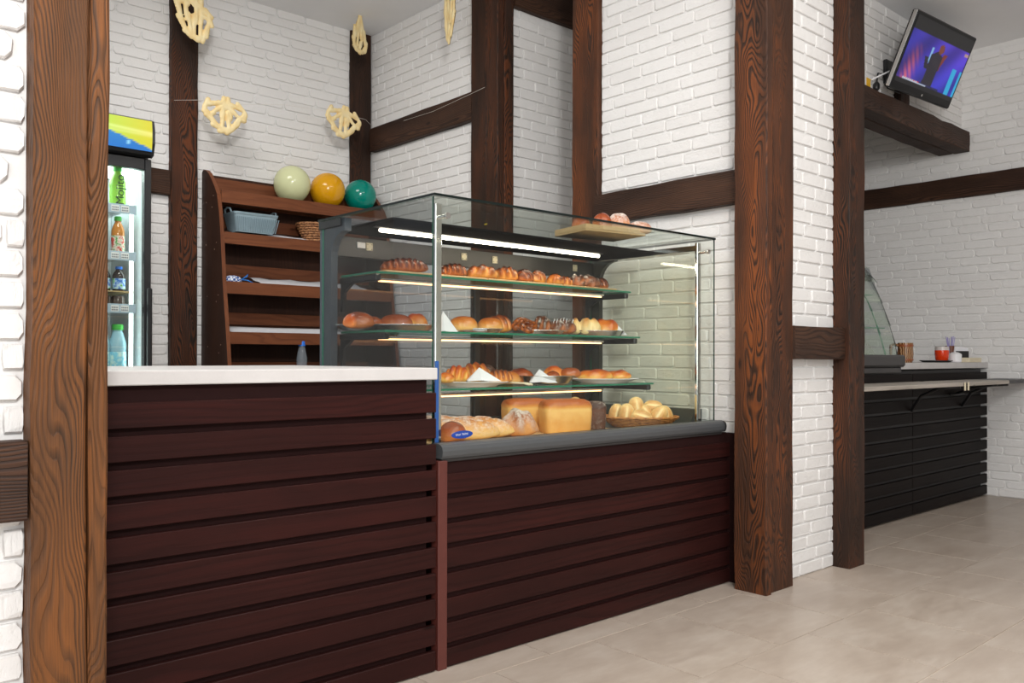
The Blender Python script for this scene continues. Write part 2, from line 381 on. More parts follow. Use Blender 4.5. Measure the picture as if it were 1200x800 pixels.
for y0, xj in [(0.2, 2.7), (0.69, 2.9), (1.18, 2.53), (1.667, 2.816), (2.155, 3.077), (2.645, 3.29), (3.135, 3.1), (3.625, 3.2)]:
    k = math.floor((-0.3-xj)/0.48)
    while xj+k*0.48 < 7.3:
        x = xj+k*0.48+0.24; y = y0+0.2445; k += 1
        if 0.668*x+0.744*y < 0.3 or (y < 1.4 and x < 0.5) or (x < 3.3 and y > 2.9): continue
        o = bpy.data.objects.new('tile', random.choice(TM)); COL.objects.link(o); o.parent = floor
        o.location = (x, y, random.uniform(-0.0004, 0.0004)); o.scale = (0.48/0.4765, 0.489/0.4765, 1)
        o.rotation_euler = (0, 0, random.choice((0, PI)))

# ------------------------------------------------------------------ ceiling and walls
wslab('ceiling', [(-2.4, 8.2, -0.8, 6.2, CEIL, CEIL+0.1), (3.2, 8.2, -2.6, -0.8, CEIL, CEIL+0.1)], M_CEIL)  # front edge cut back to admit world light; right slab added to block it
walls = {}
walls['left'] = wslab('wall_left', [(-2.4, 0.47, 1.99, 2.25, 0, CEIL)], M_MORTAR)
walls['back'] = wslab('wall_back', [(-0.2, 7.3, 5.46, 5.66, 0, CEIL)], M_MORTAR)
walls['kitchen'] = wslab('wall_kitchen_side', [(3.47, 3.62, 3.975, 5.46, 0, CEIL)], M_MORTAR)
walls['niche'] = wslab('wall_niche', [(3.62, 4.5, 3.97, 4.1, 0, CEIL), (4.4, 4.5, 3.0, 3.97, 0, CEIL)], M_MORTAR)
walls['case'] = wslab('wall_case_side', [(3.47, 3.62, 2.205, 3.3, 0, CEIL)], M_MORTAR)
walls['pillar'] = wslab('wall_pillar', [(3.62, 4.235, 2.13, 2.40, 0, CEIL), (3.47, 3.62, 2.13, 2.204, 0, CEIL)], M_MORTAR)
walls['right'] = wslab('wall_right', [(7.08, 7.3, -2.5, 5.46, 0, CEIL)], M_MORTAR)
wslab('wall_added_light_block', [(3.2, 7.3, -2.7, -2.5, 0, CEIL)], M_MORTAR)  # unseen wall added behind the camera to keep world light off the right
walls['header'] = wslab('wall_header', [(4.236, 7.08, 2.625, 2.79, 2.79, CEIL)], M_MORTAR)

def brick_mesh(rad, L=0.211, H=0.0545, D=0.008):
    """rounded brick slip, front towards -y"""
    b = MB(); hx, hz = L/2, H/2; r = rad
    def outline(inset):
        pts = []
        for (cx, cz, a0) in ((hx-r, hz-r, 0), (-hx+r, hz-r, 90), (-hx+r, -hz+r, 180), (hx-r, -hz+r, 270)):
            for a in (a0+10, a0+80):
                q = math.radians(a); rr = r-inset
                pts.append([cx+rr*math.cos(q)+random.uniform(-1, 1)*0.0016, cz+rr*math.sin(q)+random.uniform(-1, 1)*0.0014])
        return pts
    o1 = outline(0); o2 = [(p[0]*0.972, p[1]*0.89) for p in o1]
    vs = [(p[0], 0.002, p[1]) for p in o1]+[(p[0], -D*0.62, p[1]) for p in o1]+[(p[0], -D+random.uniform(-0.0012, 0.0012), p[1]) for p in o2]
    fs = [tuple(range(16, 24))]
    for a in (0, 8):
        for k in range(8): k2 = (k+1) % 8; fs.append((a+k, a+k2, a+8+k2, a+8+k))
    b.add(vs, fs); return b
BR_ROUND = [brick_mesh(0.0165) for _ in range(10)]; BR_SQ = [brick_mesh(0.009) for _ in range(10)]
BRM = {id(b): b.mesh('brick', M_BRICK) for b in BR_ROUND+BR_SQ}
CAMP = Vector((0, 0, 1.05))
def seen(p):
    """inside the photograph's field of view: such bricks become objects of their own first"""
    v = p-CAMP; d = v.dot(fw); return d > 0.2 and abs(v.dot(rt)/d) < 0.615 and -0.40 < v.dot(up)/d < 0.43
def bricks(wall, origin, u, nrm_rot, u0, u1, z0, z1, kinds, skip=(), course=0.063, pitch=0.219, depth=1.0):
    """courses of brick slips on a wall face: origin + u*s at height z; nrm_rot turns the brick's -y to the wall's outside"""
    jobs = []; u = Vector(u); nr = int((z1-z0)/course)+1; D0 = random.uniform(0, pitch)
    for r in range(nr):
        zc = z0+course*(r+0.5)
        if zc > z1-0.02: break
        s = u0-((r % 2)*pitch*0.5+D0+random.uniform(-0.02, 0.02)+(pitch*0.22 if r % 3 == 0 else 0)) % pitch
        while s < u1:
            a, b_ = max(s+0.004, u0+0.001), min(s+pitch-0.004, u1-0.001); s += pitch
            if b_-a < 0.03: continue
            segs = [(a, b_)]
            for (su0, su1, sz0, sz1) in skip:
                if zc-0.012 > sz0 and zc+0.012 < sz1:
                    ns = []
                    for (p, q) in segs:
                        if q <= su0 or p >= su1: ns.append((p, q)); continue
                        if p < su0-0.03: ns.append((p, su0))
                        if q > su1+0.03: ns.append((su1, q))
                    segs = ns
            for (p, q) in segs:
                jobs.append((Vector(origin)+u*((p+q)/2)+Vector((0, 0, zc+random.uniform(-0.0015, 0.0015))), (q-p)/0.211))
    jobs.sort(key=lambda j: (not seen(j[0]), (j[0]-CAMP).length))
    rest = MB()
    for i, (c, k) in enumerate(jobs):
        b = random.choice(kinds); fl = random.choice((-1, 1))
        if i < 298:
            o = bpy.data.objects.new('brick', BRM[id(b)]); COL.objects.link(o); o.parent = wall
            o.location = c; o.rotation_euler = (0, 0, nrm_rot); o.scale = (k, depth*(1+random.uniform(-0.12, 0.12)), 1)
        else:
            ca, sa = math.cos(nrm_rot), math.sin(nrm_rot)
            rest.add([(c.x+(v[0]*k)*ca-v[1]*sa, c.y+(v[0]*k)*sa+v[1]*ca, c.z+v[2]) for v in b.v], b.f)
    if rest.v: part('bricks', rest, M_BRICK, wall, kind='stuff')
    return len(jobs)

bricks(walls['left'], (0, 1.99, 0), (1, 0, 0), 0, -0.35, 0.4255, 0.0, CEIL, BR_ROUND, skip=((-3, 1, 0.72, 0.878),), course=0.0635, depth=1.7)
bricks(walls['back'], (0, 5.46, 0), (1, 0, 0), 0, 0.9, 3.47, 0.93, CEIL, BR_ROUND,
       skip=((1.98, 2.145, 0, 4), (3.284, 3.46, 0, 4), (0, 1.98, 2.062, 2.216), (2.25, 3.47, 0, 2.06), (1.0, 1.62, 0, 2.0)))
# walls whose face looks towards -x: the wall runs along -y from its far end
bricks(walls['kitchen'], (3.47, 0, 0), (0, 1, 0), -PI/2, 4.19, 5.435, 0.6, CEIL, BR_SQ, skip=((4.19, 5.4, 2.555, 2.735),))
bricks(walls['case'], (3.47, 0, 0), (0, 1, 0), -PI/2, 2.206, 3.133, 0.68, CEIL, BR_SQ, skip=((2.2, 3.2, 1.766, 1.926),))
bricks(walls['niche'], (0, 3.97, 0), (1, 0, 0), 0, 3.545, 4.38, 0.6, 3.23, BR_SQ)
bricks(walls['pillar'], (0, 2.13, 0), (1, 0, 0), 0, 3.592, 4.082, 0.0, CEIL, BR_SQ, skip=((3.5, 4.2, 1.041, 1.198),), course=0.0628)
bricks(walls['right'], (7.08, 0, 0), (0, 1, 0), -PI/2, 0.2, 5.4, 0.0, CEIL, BR_ROUND, skip=((-1, 5.1, 2.29, 2.47), (2.45, 5.5, 0, 0.93), (2.57, 2.8, 2.64, 2.82)))
bricks(walls['header'], (0, 2.625, 0), (1, 0, 0), 0, 4.24, 7.075, 2.80, CEIL, BR_SQ)

# ------------------------------------------------------------------ timber frame
def timber(name, label, cat, mat, boxes, rough=0.0025, pname='board'):
    b0 = boxes[0]; base = (b0[0], b0[2], b0[4])
    if len(boxes) == 1:
        b = MB(); b.timber(*b0, rough=rough); b.shift(base)
        return solo(name, b, mat, label, cat, base, kind='thing')
    t = thing(name, label, cat, base, kind='thing')
    for q in boxes:
        b = MB(); b.timber(*q, rough=rough); part(pname, b, mat, t)
    return t
timber('timber_post', 'tall orange-brown post of two boards beside the white counter, left edge of the picture', 'post', M_W_ORANGE,
       [(0.427, 0.5305, 1.92, 1.989, 0, CEIL, 2), (0.5325, 0.571, 1.918, 1.985, 0, CEIL, 2), (0.471, 0.567, 1.99, 2.25, 0, CEIL, 2)])
timber('timber_beam', 'short dark horizontal beam in white brick left of the orange post', 'beam', M_W_BEAM, [(-2.4, 0.422, 1.93, 1.989, 0.72, 0.878, 0)])
timber('timber_post', 'thick brown corner post of upright boards at the right end of the display case', 'post', M_W_BROWN,
       [(3.338, 3.384, 2.045, 2.212, 0, CEIL, 2), (3.387, 3.592, 2.062, 2.112, 0, CEIL, 2), (3.387, 3.466, 2.114, 2.203, 0, CEIL, 2)])
timber('timber_post', 'tall dark post standing at the right edge of the narrow white brick pillar', 'post', M_W_DARK,
       [(4.078, 4.238, 2.035, 2.127, 0, CEIL, 2)])
timber('timber_beam', 'short dark beam across the narrow white brick pillar between two posts', 'beam', M_W_BEAM, [(3.596, 4.075, 2.056, 2.127, 1.041, 1.198, 0)])
timber('timber_beam', 'brown horizontal beam on bright white brick above the display case', 'beam', M_W_BEAM, [(3.415, 3.467, 2.206, 3.15, 1.767, 1.925, 1)])
timber('timber_post', 'brown post behind the display case at the right side of the narrow niche', 'post', M_W_BROWN, [(3.435, 3.62, 3.136, 3.331, 0, CEIL, 2)])
timber('timber_post', 'dark brown corner post of boards at the left side of the narrow niche', 'post', M_W_DARK,
       [(3.415, 3.466, 4.052, 4.205, 0, CEIL, 2), (3.412, 3.466, 3.942, 4.05, 0, CEIL, 2), (3.468, 3.545, 3.94, 3.968, 0, CEIL, 2)])
timber('timber_beam', 'dark beam at the top of the narrow white brick niche', 'beam', M_W_BEAM, [(3.548, 4.395, 3.925, 3.968, 3.228, CEIL-0.002, 0)])
timber('timber_beam', 'dark horizontal beam from the back corner post to the niche post', 'beam', M_W_BEAM, [(3.418, 3.467, 4.207, 5.39, 2.557, 2.733, 1)])
timber('timber_post', 'dark post in the back corner behind the teal balloon', 'post', M_W_DARK, [(3.284, 3.46, 5.435, 5.458, 0, CEIL, 2)])
timber('timber_post', 'dark post on the back wall between drinks fridge and bread rack', 'post', M_W_DARK, [(1.977, 2.145, 5.405, 5.458, 0, CEIL, 2)])
timber('timber_beam', 'stub of dark horizontal beam behind the drinks fridge', 'beam', M_W_BEAM, [(0.0, 1.974, 5.415, 5.458, 2.062, 2.216, 0)])
timber('timber_beam', 'long dark horizontal beam on the far right white brick wall', 'beam', M_W_BEAM, [(7.03, 7.078, -1.0, 5.0, 2.30, 2.462, 1)])
timber('timber_beam', 'heavy dark beam carrying the television over the far counter', 'beam', M_W_BEAM,
       [(4.24, 7.078, 2.565, 2.68, 2.655, 2.808, 0), (4.24, 7.078, 2.684, 2.795, 2.655, 2.786, 0)], rough=0.005)

# ------------------------------------------------------------------ counter and cabinets of slats
def slats(parent, x0, x1, yf, tops, h, mat, back=True, y_back=None):
    for zt in tops:
        z0 = max(zt-h, 0.004)
        b = MB(); b.cbox(x0, x1, yf, yf+0.02, z0, zt, 0.0018); b.grain(0)
        off = random.uniform(-3, 3)
        b.gc = {i: (g[0]+off*0.01, g[1]+off, g[2]+off) for i, g in b.gc.items()}
        part('slat', b, mat, parent)
ct = thing('sales_counter', 'dark slatted sales counter with white stone top left of display case', 'counter', (0.48, 2.287, 0))
b = MB(); b.cbox(0.5, 1.69, 2.31, 2.33, 0.0, 0.9733, 0.001); part('backing', b, M_SLAT_BACK, ct)
b = MB(); b.cbox(0.575, 1.69, 2.331, 2.95, 0.05, 0.95, 0.002); part('carcass', b, M_SLAT_BACK, ct)
slats(ct, 0.50, 1.7135, 2.287, [0.9295-0.0860*k for k in range(11)], 0.0655, M_SLAT)
b = MB(); b.cbox(0.49, 1.716, 2.283, 3.30, 0.9735, 1.0125, 0.0025); part('countertop', b, M_COUNTER, ct, label='white composite stone countertop')

bc = thing('slatted_base_cabinet', 'dark slatted base cabinet under the glass display case', 'cabinet', (1.72, 2.289, 0))
b = MB(); b.cbox(1.76, 3.42, 2.305, 2.325, 0.0, 0.70, 0.002); part('backing', b, M_SLAT_BACK, bc)
b = MB(); b.cbox(1.74, 3.44, 2.326, 3.10, 0.03, 0.692, 0.002); part('carcass', b, M_SLAT_BACK, bc)
slats(bc, 1.7615, 3.423, 2.289, [0.0657+0.0840*k for k in range(8)], 0.066, M_SLAT)
b = MB(); b.cbox(1.721, 1.759, 2.284, 2.325, 0.0, 0.70, 0.002); part('end_board', b, M_SLAT_EDGE, bc, label='lighter red-brown end board')
b = MB(); b.cbox(3.426, 3.469, 2.246, 2.33, 0.0, 0.695, 0.002); part('end_board', b, M_SLAT_BACK, bc)

# ------------------------------------------------------------------ display case
dc = thing('display_case', 'glass bakery display case full of bread and pastries on slatted base', 'display case', (1.735, 2.285, 0.70))
GZ = 1.606
b = MB()     # front sill: rounded grey profile along x
prof = [(2.289, 0.706), (2.283, 0.716), (2.281, 0.732), (2.285, 0.745), (2.294, 0.753), (2.308, 0.7565), (2.345, 0.7565), (2.345, 0.706)]
b.prism(prof, 0, 1.736, 3.372); part('front_sill', b, M_PLASTIC_GREY, dc)
b = MB(); b.cbox(1.745, 3.368, 2.296, 3.10, 0.6935, 0.7055, 0.002); part('lower_trim', b, M_DARKGREY, dc)
b = MB(); b.prism([(y, z) for y, z in prof], 0, 3.3725, 3.385); part('end_cap', b, M_DARK, dc)
b = MB(); b.cbox(1.745, 3.44, 2.346, 3.11, 0.706, 0.728, 0.002); part('deck', b, M_PLASTIC_GREY, dc)
b = MB(); b.prism([(3.345, 0.729), (3.44, 0.729), (3.44, 0.80), (3.39, 0.80)], 1, 2.46, 3.1); part('deck_upstand', b, M_PLASTIC_GREY, dc)
for (x0, x1, y0, y1) in ((1.83, 2.33, 2.375, 2.80), (2.335, 2.82, 2.37, 2.79)):
    b = MB(); b.cbox(x0, x1, y0, y1, 0.7285, 0.738, 0.002); b.grain(0); part('deck_board', b, M_PLY, dc, label='pale plywood bread board')
b = MB(); b.box(1.737, 3.366, 2.335, 2.343, 0.7565, 1.597, 0, (1, 1)); part('front_glass', b, [M_GLASS, M_GLASS_EDGE], dc)
b = MB(); b.box(1.735, 3.368, 2.331, 3.125, 1.5975, 1.607, 0, (2, 1)); part('top_glass', b, [M_GLASS, plain('near_black_glass_edge', lin(12, 24, 22), 0.2)], dc)
b = MB(); b.box(1.737, 1.743, 2.3445, 3.09, 0.728, 1.597, 0, (0, 1)); part('side_glass', b, [M_GLASS_SMOKE, M_GLASS_EDGE2], dc)
b = MB(); b.box(3.331, 3.337, 2.41, 3.09, 0.74, 1.575, 0, (0, 1)); part('side_glass', b, [M_GLASS_SIDE, M_GLASS_EDGE2], dc)
# left rear frame with rounded inner corner, grey
b = MB()
def cframe(x0, x1):
    yo, yi, zi = 3.122, 3.035, 1.545
    arc = [(yi-0.10+0.10*math.cos(a), zi-0.10+0.10*math.sin(a)) for a in [PI/2*k/6 for k in range(7)]]
    poly = [(yo, 0.728), (yo, 1.595), (2.93, 1.595), (2.93, zi)]+[(y, z) for y, z in reversed(arc)]+[(yi, 0.728)]
    b.prism(poly, 0, x0, x1)
cframe(1.7445, 1.775); part('rear_frame', b, M_FRAME_GREY, dc)
b = MB(); cframe(3.338, 3.365); part('rear_frame', b, M_DARKGREY, dc)
b = MB(); b.cbox(1.736, 1.7435, 2.95, 3.12, 1.565, 1.5965, 0.002); part('glass_clip', b, M_DARK, dc)
# steel uprights at the front corners and the rail round the right pane
b = MB(); b.cbox(1.782, 1.809, 2.385, 2.40, 0.735, 1.585, 0.002); part('upright', b, M_CHROME, dc)
b = MB(); b.cbox(3.300, 3.328, 2.385, 2.40, 0.735, 1.585, 0.002); part('upright', b, M_CHROME, dc)
b = MB(); b.cbox(3.310, 3.328, 2.401, 3.03, 1.548, 1.575, 0.003); part('side_rail', b, M_CHROME, dc)
for x, z in ((1.793, 1.535), (3.312, 1.538)):
    b = MB(); b.tube([(x, 2.384, z), (x, 2.344, z)], 0.007, 10); b.tube([(x, 2.3345, z), (x, 2.328, z)], 0.011, 14); part('glass_pin', b, M_CHROME, dc, smooth='auto')
# rear sliding doors
b = MB(); b.cbox(1.776, 3.337, 3.075, 3.112, 1.462, 1.545, 0.002); part('rear_top_rail', b, M_DARKGREY, dc)
b = MB(); b.cbox(1.776, 3.337, 3.075, 3.112, 0.729, 0.765, 0.002); part('rear_bottom_rail', b, M_DARKGREY, dc)
for x0, x1, y in ((1.777, 2.56, 3.078), (2.525, 3.336, 3.094)):
    g = MB(); g.box(x0+0.0225, x1-0.0305, y+0.005, y+0.009, 0.766, 1.4615); dd = part('sliding_door', g, M_GLASS_SMOKE, dc)
    for q0, q1 in ((x0, x0+0.022), (x1-0.03, x1)):
        d = MB(); d.cbox(q0, q1, y, y+0.014, 0.766, 1.4615, 0.001); part('stile', d, M_DARKGREY, dd)
for x in (1.948, 2.458, 2.645, 3.193):
    b = MB(); b.cbox(x-0.016, x+0.016, 3.069, 3.0745, 1.494, 1.527, 0.002)
    lp = part('latch_plate', b, M_CREAM, dc, label='small cream plate with screws')
    s_ = MB()
    for dx in (-0.010, 0.010):
        for dz in (-0.010, 0.010): s_.cbox(x+dx-0.002, x+dx+0.002, 3.0675, 3.0688, 1.5105+dz-0.002, 1.5105+dz+0.002, 0.0005)
    part('screws', s_, M_DARK, lp)
b = MB(); b.cbox(1.888, 1.928, 3.069, 3.0745, 1.502, 1.526, 0.001); pt = part('price_tab', b, M_WHITE, dc)
# canopy and lamp
b = MB(); b.cbox(1.776, 3.336, 2.64, 3.074, 1.556, 1.566, 0.002); cn = part('canopy', b, plain('dark_canopy', lin(20, 19, 19), 0.9, spec=0.0), dc)
b = MB(); b.tube([(1.83, 2.81, 1.541), (3.085, 2.81, 1.541)], 0.0075, 10); b2 = part('lamp_tube', b, M_LED, cn, smooth=True)
b = MB(); b.cbox(1.80, 3.11, 2.80, 2.82, 1.551, 1.5555, 0.001); part('lamp_holder', b, M_DARK, cn)
# shelves
SH = [(1.371, 2.786, 1.80, 3.30, 1.345), (1.143, 2.727, 1.80, 3.30, 1.116), (0.917, 2.642, 1.80, 3.30, 0.882)]
for zs, yf, x0, x1, zl in SH:
    b = MB(); b.box(x0, x1, yf, 3.05, zs, zs+0.008, 0, (2, 1)); sh = part('glass_shelf', b, [M_GLASS, M_GLASS_EDGE2], dc)
    for sx in (x0+0.004, x1-0.03):
        c = MB(); c.cbox(sx, sx+0.026, yf+0.012, 3.07, zs-0.027, zs-0.001, 0.004)
        c.prism([(3.07, zs-0.024), (2.98, zs-0.024), (3.045, zs-0.06), (3.055, zs-0.14), (3.07, zs-0.14)], 0, sx+0.006, sx+0.02)
        part('bracket', c, M_DARK, sh)
    c = MB(); c.cbox(1.84, 3.16, 2.84, 2.872, zl+0.006, zl+0.016, 0.002); part('lamp_profile', c, M_STEEL, sh)
    c = MB(); c.cbox(1.85, 3.15, 2.846, 2.856, zl-0.001, zl+0.0055, 0.002); part('lamp_strip', c, M_LED2, sh, label='warm glowing light strip')
# blue oval sticker on the front glass
b = MB(); b.lathe([(0.0475, 0), (0.0475, 0.001)], 28, sx=1, sy=0.285); b.v = [(x+1.861, 2.3345-z, y+0.7785+x*0.02) for x, y, z in b.v]
stk = part('oval_sticker', b, plain('blue_sticker', lin(22, 62, 150), 0.4), dc, label='blue oval sticker with pale handwriting')
wr = MB(); rnd = random.Random(4)
for seg0, n in ((-0.030, 5), (-0.002, 6)):
    pts = []
    for k in range(n*3):
        x = seg0+k*0.0016; pts.append((1.861+x, 2.3332, 0.7795+x*0.05+0.0042*math.sin(k*2.1+rnd.random())*(1.4 if k == 0 else 1)))
    wr.tube(pts, 0.0006, 4)
part('lettering', wr, M_PAPER, stk)
b = MB(); b.cbox(1.778, 1.794, 2.380, 2.3845, 0.735, 1.035, 0.001); part('corner_tape', b, plain('blue_tape', lin(36, 88, 168), 0.4), dc, label='strip of blue tape')

# ------------------------------------------------------------------ breads
def blob(L, W, H, p=2.4, q=2.0, nu=26, nv=18, bump=None, flat=0.32, taper=0.0, bend=0.0, crust=None):
    """a loaf resting on z = 0, long axis x; returns MB with the crust attribute"""
    b = MB(); cr = {}; vs = []; fs = []
    for i in range(nu+1):
        t = -1+2*i/nu; t = math.copysign(abs(t)**0.8, t); r = max(0.0, 1-abs(t)**p)**(1/q); r = max(r, 0.02)*(1-taper*(t+1)/2)
        for j in range(nv):
            a = 2*PI*j/nv; k = bump(t, a) if bump else 1.0
            y = W*r*math.cos(a)*k+bend*t*t*L; s = math.sin(a)
            z = H*(flat+(1-flat)*s*r*k) if s > 0 else H*flat*(1+s*r)
            if s > 0: z = H*flat*1.0+H*(1-flat)*s*r*k
            z = H*flat-H*flat*r*abs(s)**0.6 if s <= 0 else z
            cr[len(vs)] = (crust(t, a, k, z/H) if crust else min(1, max(0, (z/H-0.12)*1.05+(k-1)*1.9)))
            vs.append((t*L, y, z))
    for i in range(nu):
        for j in range(nv):
            j2 = (j+1) % nv; fs.append((i*nv+j, i*nv+j2, (i+1)*nv+j2, (i+1)*nv+j))
    fs.append(tuple(range(nv))); fs.append(tuple(nu*nv+j for j in range(nv-1, -1, -1)))
    b.add(vs, fs); b.at['crust'] = cr; return b
def braid(L, W, H, n=5, seed=0):
    rn = random.Random(seed); ph = rn.random()*6
    def bp(t, a):
        c = math.cos(a); return 1+0.30*(abs(math.cos(PI*(n*t*0.5-0.75*abs(c))+ph))-0.6)*(1 if math.sin(a) > -0.2 else 0)
    return blob(L, W, H, 2.2, 2.0, 44, 22, bp)
def twist(L, W, H, n=3, seed=0):
    ph = random.Random(seed).random()*6
    return blob(L, W, H, 2.3, 2.0, 40, 22, lambda t, a: 1+0.28*(abs(math.cos(PI*n*t*0.5+a*0.9+ph))-0.6))
def lumpy(L, W, H, seed=0, amp=0.12, f=3):
    rn = random.Random(seed); P = [(rn.uniform(1, f+1), rn.randint(1, f+1), rn.random()*6) for _ in range(4)]
    return blob(L, W, H, 2.2, 2.0, 34, 22, lambda t, a: 1+amp*sum(math.sin(k1*t*2.4+k2*a+p) for k1, k2, p in P)/2.2)
def seam(L, W, H, depth=0.16, width=0.25):
    return blob(L, W, H, 2.4, 2.0, 30, 24, lambda t, a: 1-depth*math.exp(-((a-PI/2)/width)**2)*(1-t**2))
def swirl(R, H, seed=0):
    b = MB(); cr = {}; pts = []; rs = []
    n = 74; turns = 2.6
    for i in range(n):
        f = i/(n-1); r = R*(0.10+0.72*f); a = turns*2*PI*f
        pts.append((r*math.cos(a), r*math.sin(a), H*(0.66-0.26*f))); rs.append(R*(0.17+0.05*math.sin(i*0.9)))
    b.tube(pts, rs, 10)
    for i, v in enumerate(b.v): cr[i] = min(1, max(0, 0.15+0.9*v[2]/H+0.3*math.sin(i*0.37)))
    zmin = min(v[2] for v in b.v); b.v = [(x, y, max(0.0, (z-zmin)*0.9)) for x, y, z in b.v]
    b.at['crust'] = cr; return b
def tinloaf(L, W, H, over=1.08):
    """brick loaf: flared tin sides and a domed top"""
    b = MB(); cr = {}
    def ring(hx, hy, z, r, cv):
        o = []
        for cx, cy, a0 in ((hx-r, hy-r, 0), (-hx+r, hy-r, 90), (-hx+r, -hy+r, 180), (hx-r, -hy+r, 270)):
            for a in (0, 30, 60, 90): q = math.radians(a0+a); o.append((cx+r*math.cos(q), cy+r*math.sin(q), z))
        return o, cv
    R = [ring(L*0.90, W*0.86, 0.0, 0.016, 0.42), ring(L*0.935, W*0.90, 0.006, 0.020, 0.32), ring(L*0.965, W*0.95, H*0.35, 0.020, 0.30), ring(L*0.985, W*0.985, H*0.62, 0.022, 0.22),
         ring(L*0.985, W*0.98, H*0.70, 0.026, 0.05), ring(L*1.01, W*1.02, H*0.77, 0.030, 0.5), ring(L*1.0, W*1.0, H*0.84, 0.034, 0.85), ring(L*0.94, W*0.90, H*0.93, 0.034, 0.98), ring(L*0.80, W*0.68, H*0.985, 0.03, 1.0), ring(L*0.55, W*0.35, H*1.01, 0.015, 1.0)]
    n = 16
    for o, cv in R:
        k0 = len(b.v); b.v += o
        for k in range(n): cr[k0+k] = cv+random.uniform(-0.05, 0.05)
    for i in range(len(R)-1):
        for k in range(n): k2 = (k+1) % n; b.f.append((i*n+k, i*n+k2, (i+1)*n+k2, (i+1)*n+k)); b.mi.append(0)
    b.f += [tuple(range(n-1, -1, -1)), tuple((len(R)-1)*n+k for k in range(n))]; b.mi += [0, 0]; b.at['crust'] = cr; return b
def put(name, mb, mat, label, cat, x, y, z, rot=-0.73, group=None):
    return solo(name, mb, mat, label, cat, (x, y, z), group, 'auto' if name == 'tin_loaf' else True, rotz=rot)
V = -0.73      # across the line of sight
def sheet(name, cx, cy, z, hx, hy, label, rot=V, amp=0.006, seed=0, mat=None, curl=None):
    rn = random.Random(seed); ph = [rn.random()*6 for _ in range(4)]
    b = MB()
    def f(u, v):
        x, y = (u-0.5)*2*hx, (v-0.5)*2*hy
        zz = amp*(1+math.sin(x*60+ph[0])*math.cos(y*48+ph[1]))*0.5+(curl(u, v) if curl else 0)
        return (x, y, zz+0.0008)
    b.grid(12, 10, f); b.grid(12, 10, lambda u, v: tuple(Vector(f(u, v))-Vector((0, 0, 0.0007))))
    return solo(name, b, mat or M_PAPER, label, 'paper', (cx, cy, z), None, True, rotz=rot)
# top shelf: parchment on the glass, then braided loaves from left to right
Z1 = 1.379
for i, (x0, x1) in enumerate(((1.845, 2.36), (2.37, 2.82), (2.83, 3.2))):
    b = MB(); b.cbox(-(x1-x0)/2, (x1-x0)/2, -0.125, 0.125, 0.0, 0.0075, 0.002); b.grain(0)
    solo('serving_board', b, M_PLY, ['thin pale board under the long dark braid, top case shelf', 'thin pale board in the middle of the top case shelf', 'thin pale board at the right end of the top case shelf'][i], 'board', ((x0+x1)/2, 2.915, Z1))
z = Z1+0.0075
put('braided_loaf', braid(0.098, 0.045, 0.062, 8, 1), B_BRAID, 'long dark glazed braided loaf at the left of the top case shelf', 'bread', 1.985, 2.87, z, V+0.12)
put('braided_loaf', braid(0.062, 0.045, 0.058, 6, 2), B_BRAID, 'short dark braided loaf behind the left steel upright, top case shelf', 'bread', 2.237, 2.87, z, V+0.1)
put('filled_twist', twist(0.072, 0.05, 0.064, 3, 3), B_BRAIDG, 'golden twist with dark filling, third from left on the top case shelf', 'pastry', 2.395, 2.87, z, V+0.25)
put('braided_bun', braid(0.056, 0.05, 0.068, 4, 4), B_BRAIDG, 'round golden braided bun, fourth from left on the top case shelf', 'pastry', 2.545, 2.88, z, V)
put('braided_bun', braid(0.05, 0.042, 0.062, 4, 5), B_BRAID, 'brown braided bun, fifth from left on the top case shelf', 'pastry', 2.648, 2.87, z, V+0.9)
put('braided_bun', braid(0.045, 0.036, 0.06, 3, 6), B_BRAIDG, 'small golden braided bun, sixth from left on the top case shelf', 'pastry', 2.722, 2.86, z, V+0.9)
put('bun', lumpy(0.04, 0.03, 0.045, 7), B_BUN, 'small plain golden bun at the middle of the top case shelf', 'pastry', 2.782, 2.92, z, V)
put('braided_bun', lumpy(0.042, 0.038, 0.055, 8, 0.16), B_BRAIDG, 'golden sugar-topped knot, eighth from left on the top case shelf', 'pastry', 2.838, 2.86, z, V)
put('braided_bun', twist(0.04, 0.034, 0.048, 3, 9), B_BRAIDG, 'golden twisted bun, ninth from left on the top case shelf', 'pastry', 2.912, 2.87, z, V+0.5)
put('braided_bun', lumpy(0.043, 0.036, 0.06, 10, 0.18), B_CHOC, 'dark sugar-dusted knot, third from right on the top case shelf', 'pastry', 2.985, 2.86, z, V)
put('braided_loaf', lumpy(0.062, 0.045, 0.064, 11, 0.16, 4), B_CHOC, 'long dark sugar-dusted twist, second from right on the top case shelf', 'pastry', 3.085, 2.88, z, V+0.1)
put('braided_bun', braid(0.042, 0.036, 0.056, 4, 12), B_BRAID, 'dark brown braided bun at the right end of the top case shelf', 'pastry', 3.178, 2.88, z, V+0.8)

# second shelf: oval steel trays
def oval_tray(x, y, z, hx, hy, label, h=0.022):
    t = thing('serving_tray', label, 'tray', (x, y, z), V, 'oval steel trays on the middle case shelf')
    b = MB(); b.lathe([(0.001, 0.0), (0.80, 0.0), (0.85, 0.004), (0.93, h-0.004), (1.0, h), (1.0, h+0.0015), (0.92, h-0.001), (0.84, 0.006), (0.001, 0.003)], 30, sx=hx, sy=hy, cap=False)
    part('dish', b, M_STEEL, t, world=False, smooth='auto')
    b = MB(); b.tube([(math.cos(a)*hx, math.sin(a)*hy, h+0.001) for a in [2*PI*k/30 for k in range(31)]], 0.0018, 6); part('rim', b, M_CHROME, t, world=False, smooth=True)
Z2 = 1.151
oval_tray(1.905, 2.875, Z2, 0.205, 0.085, 'oval steel tray of buns at the left of the middle case shelf', 0.024)
oval_tray(2.36, 2.86, Z2, 0.115, 0.08, 'oval steel tray with paper beside the left upright, middle case shelf', 0.018)
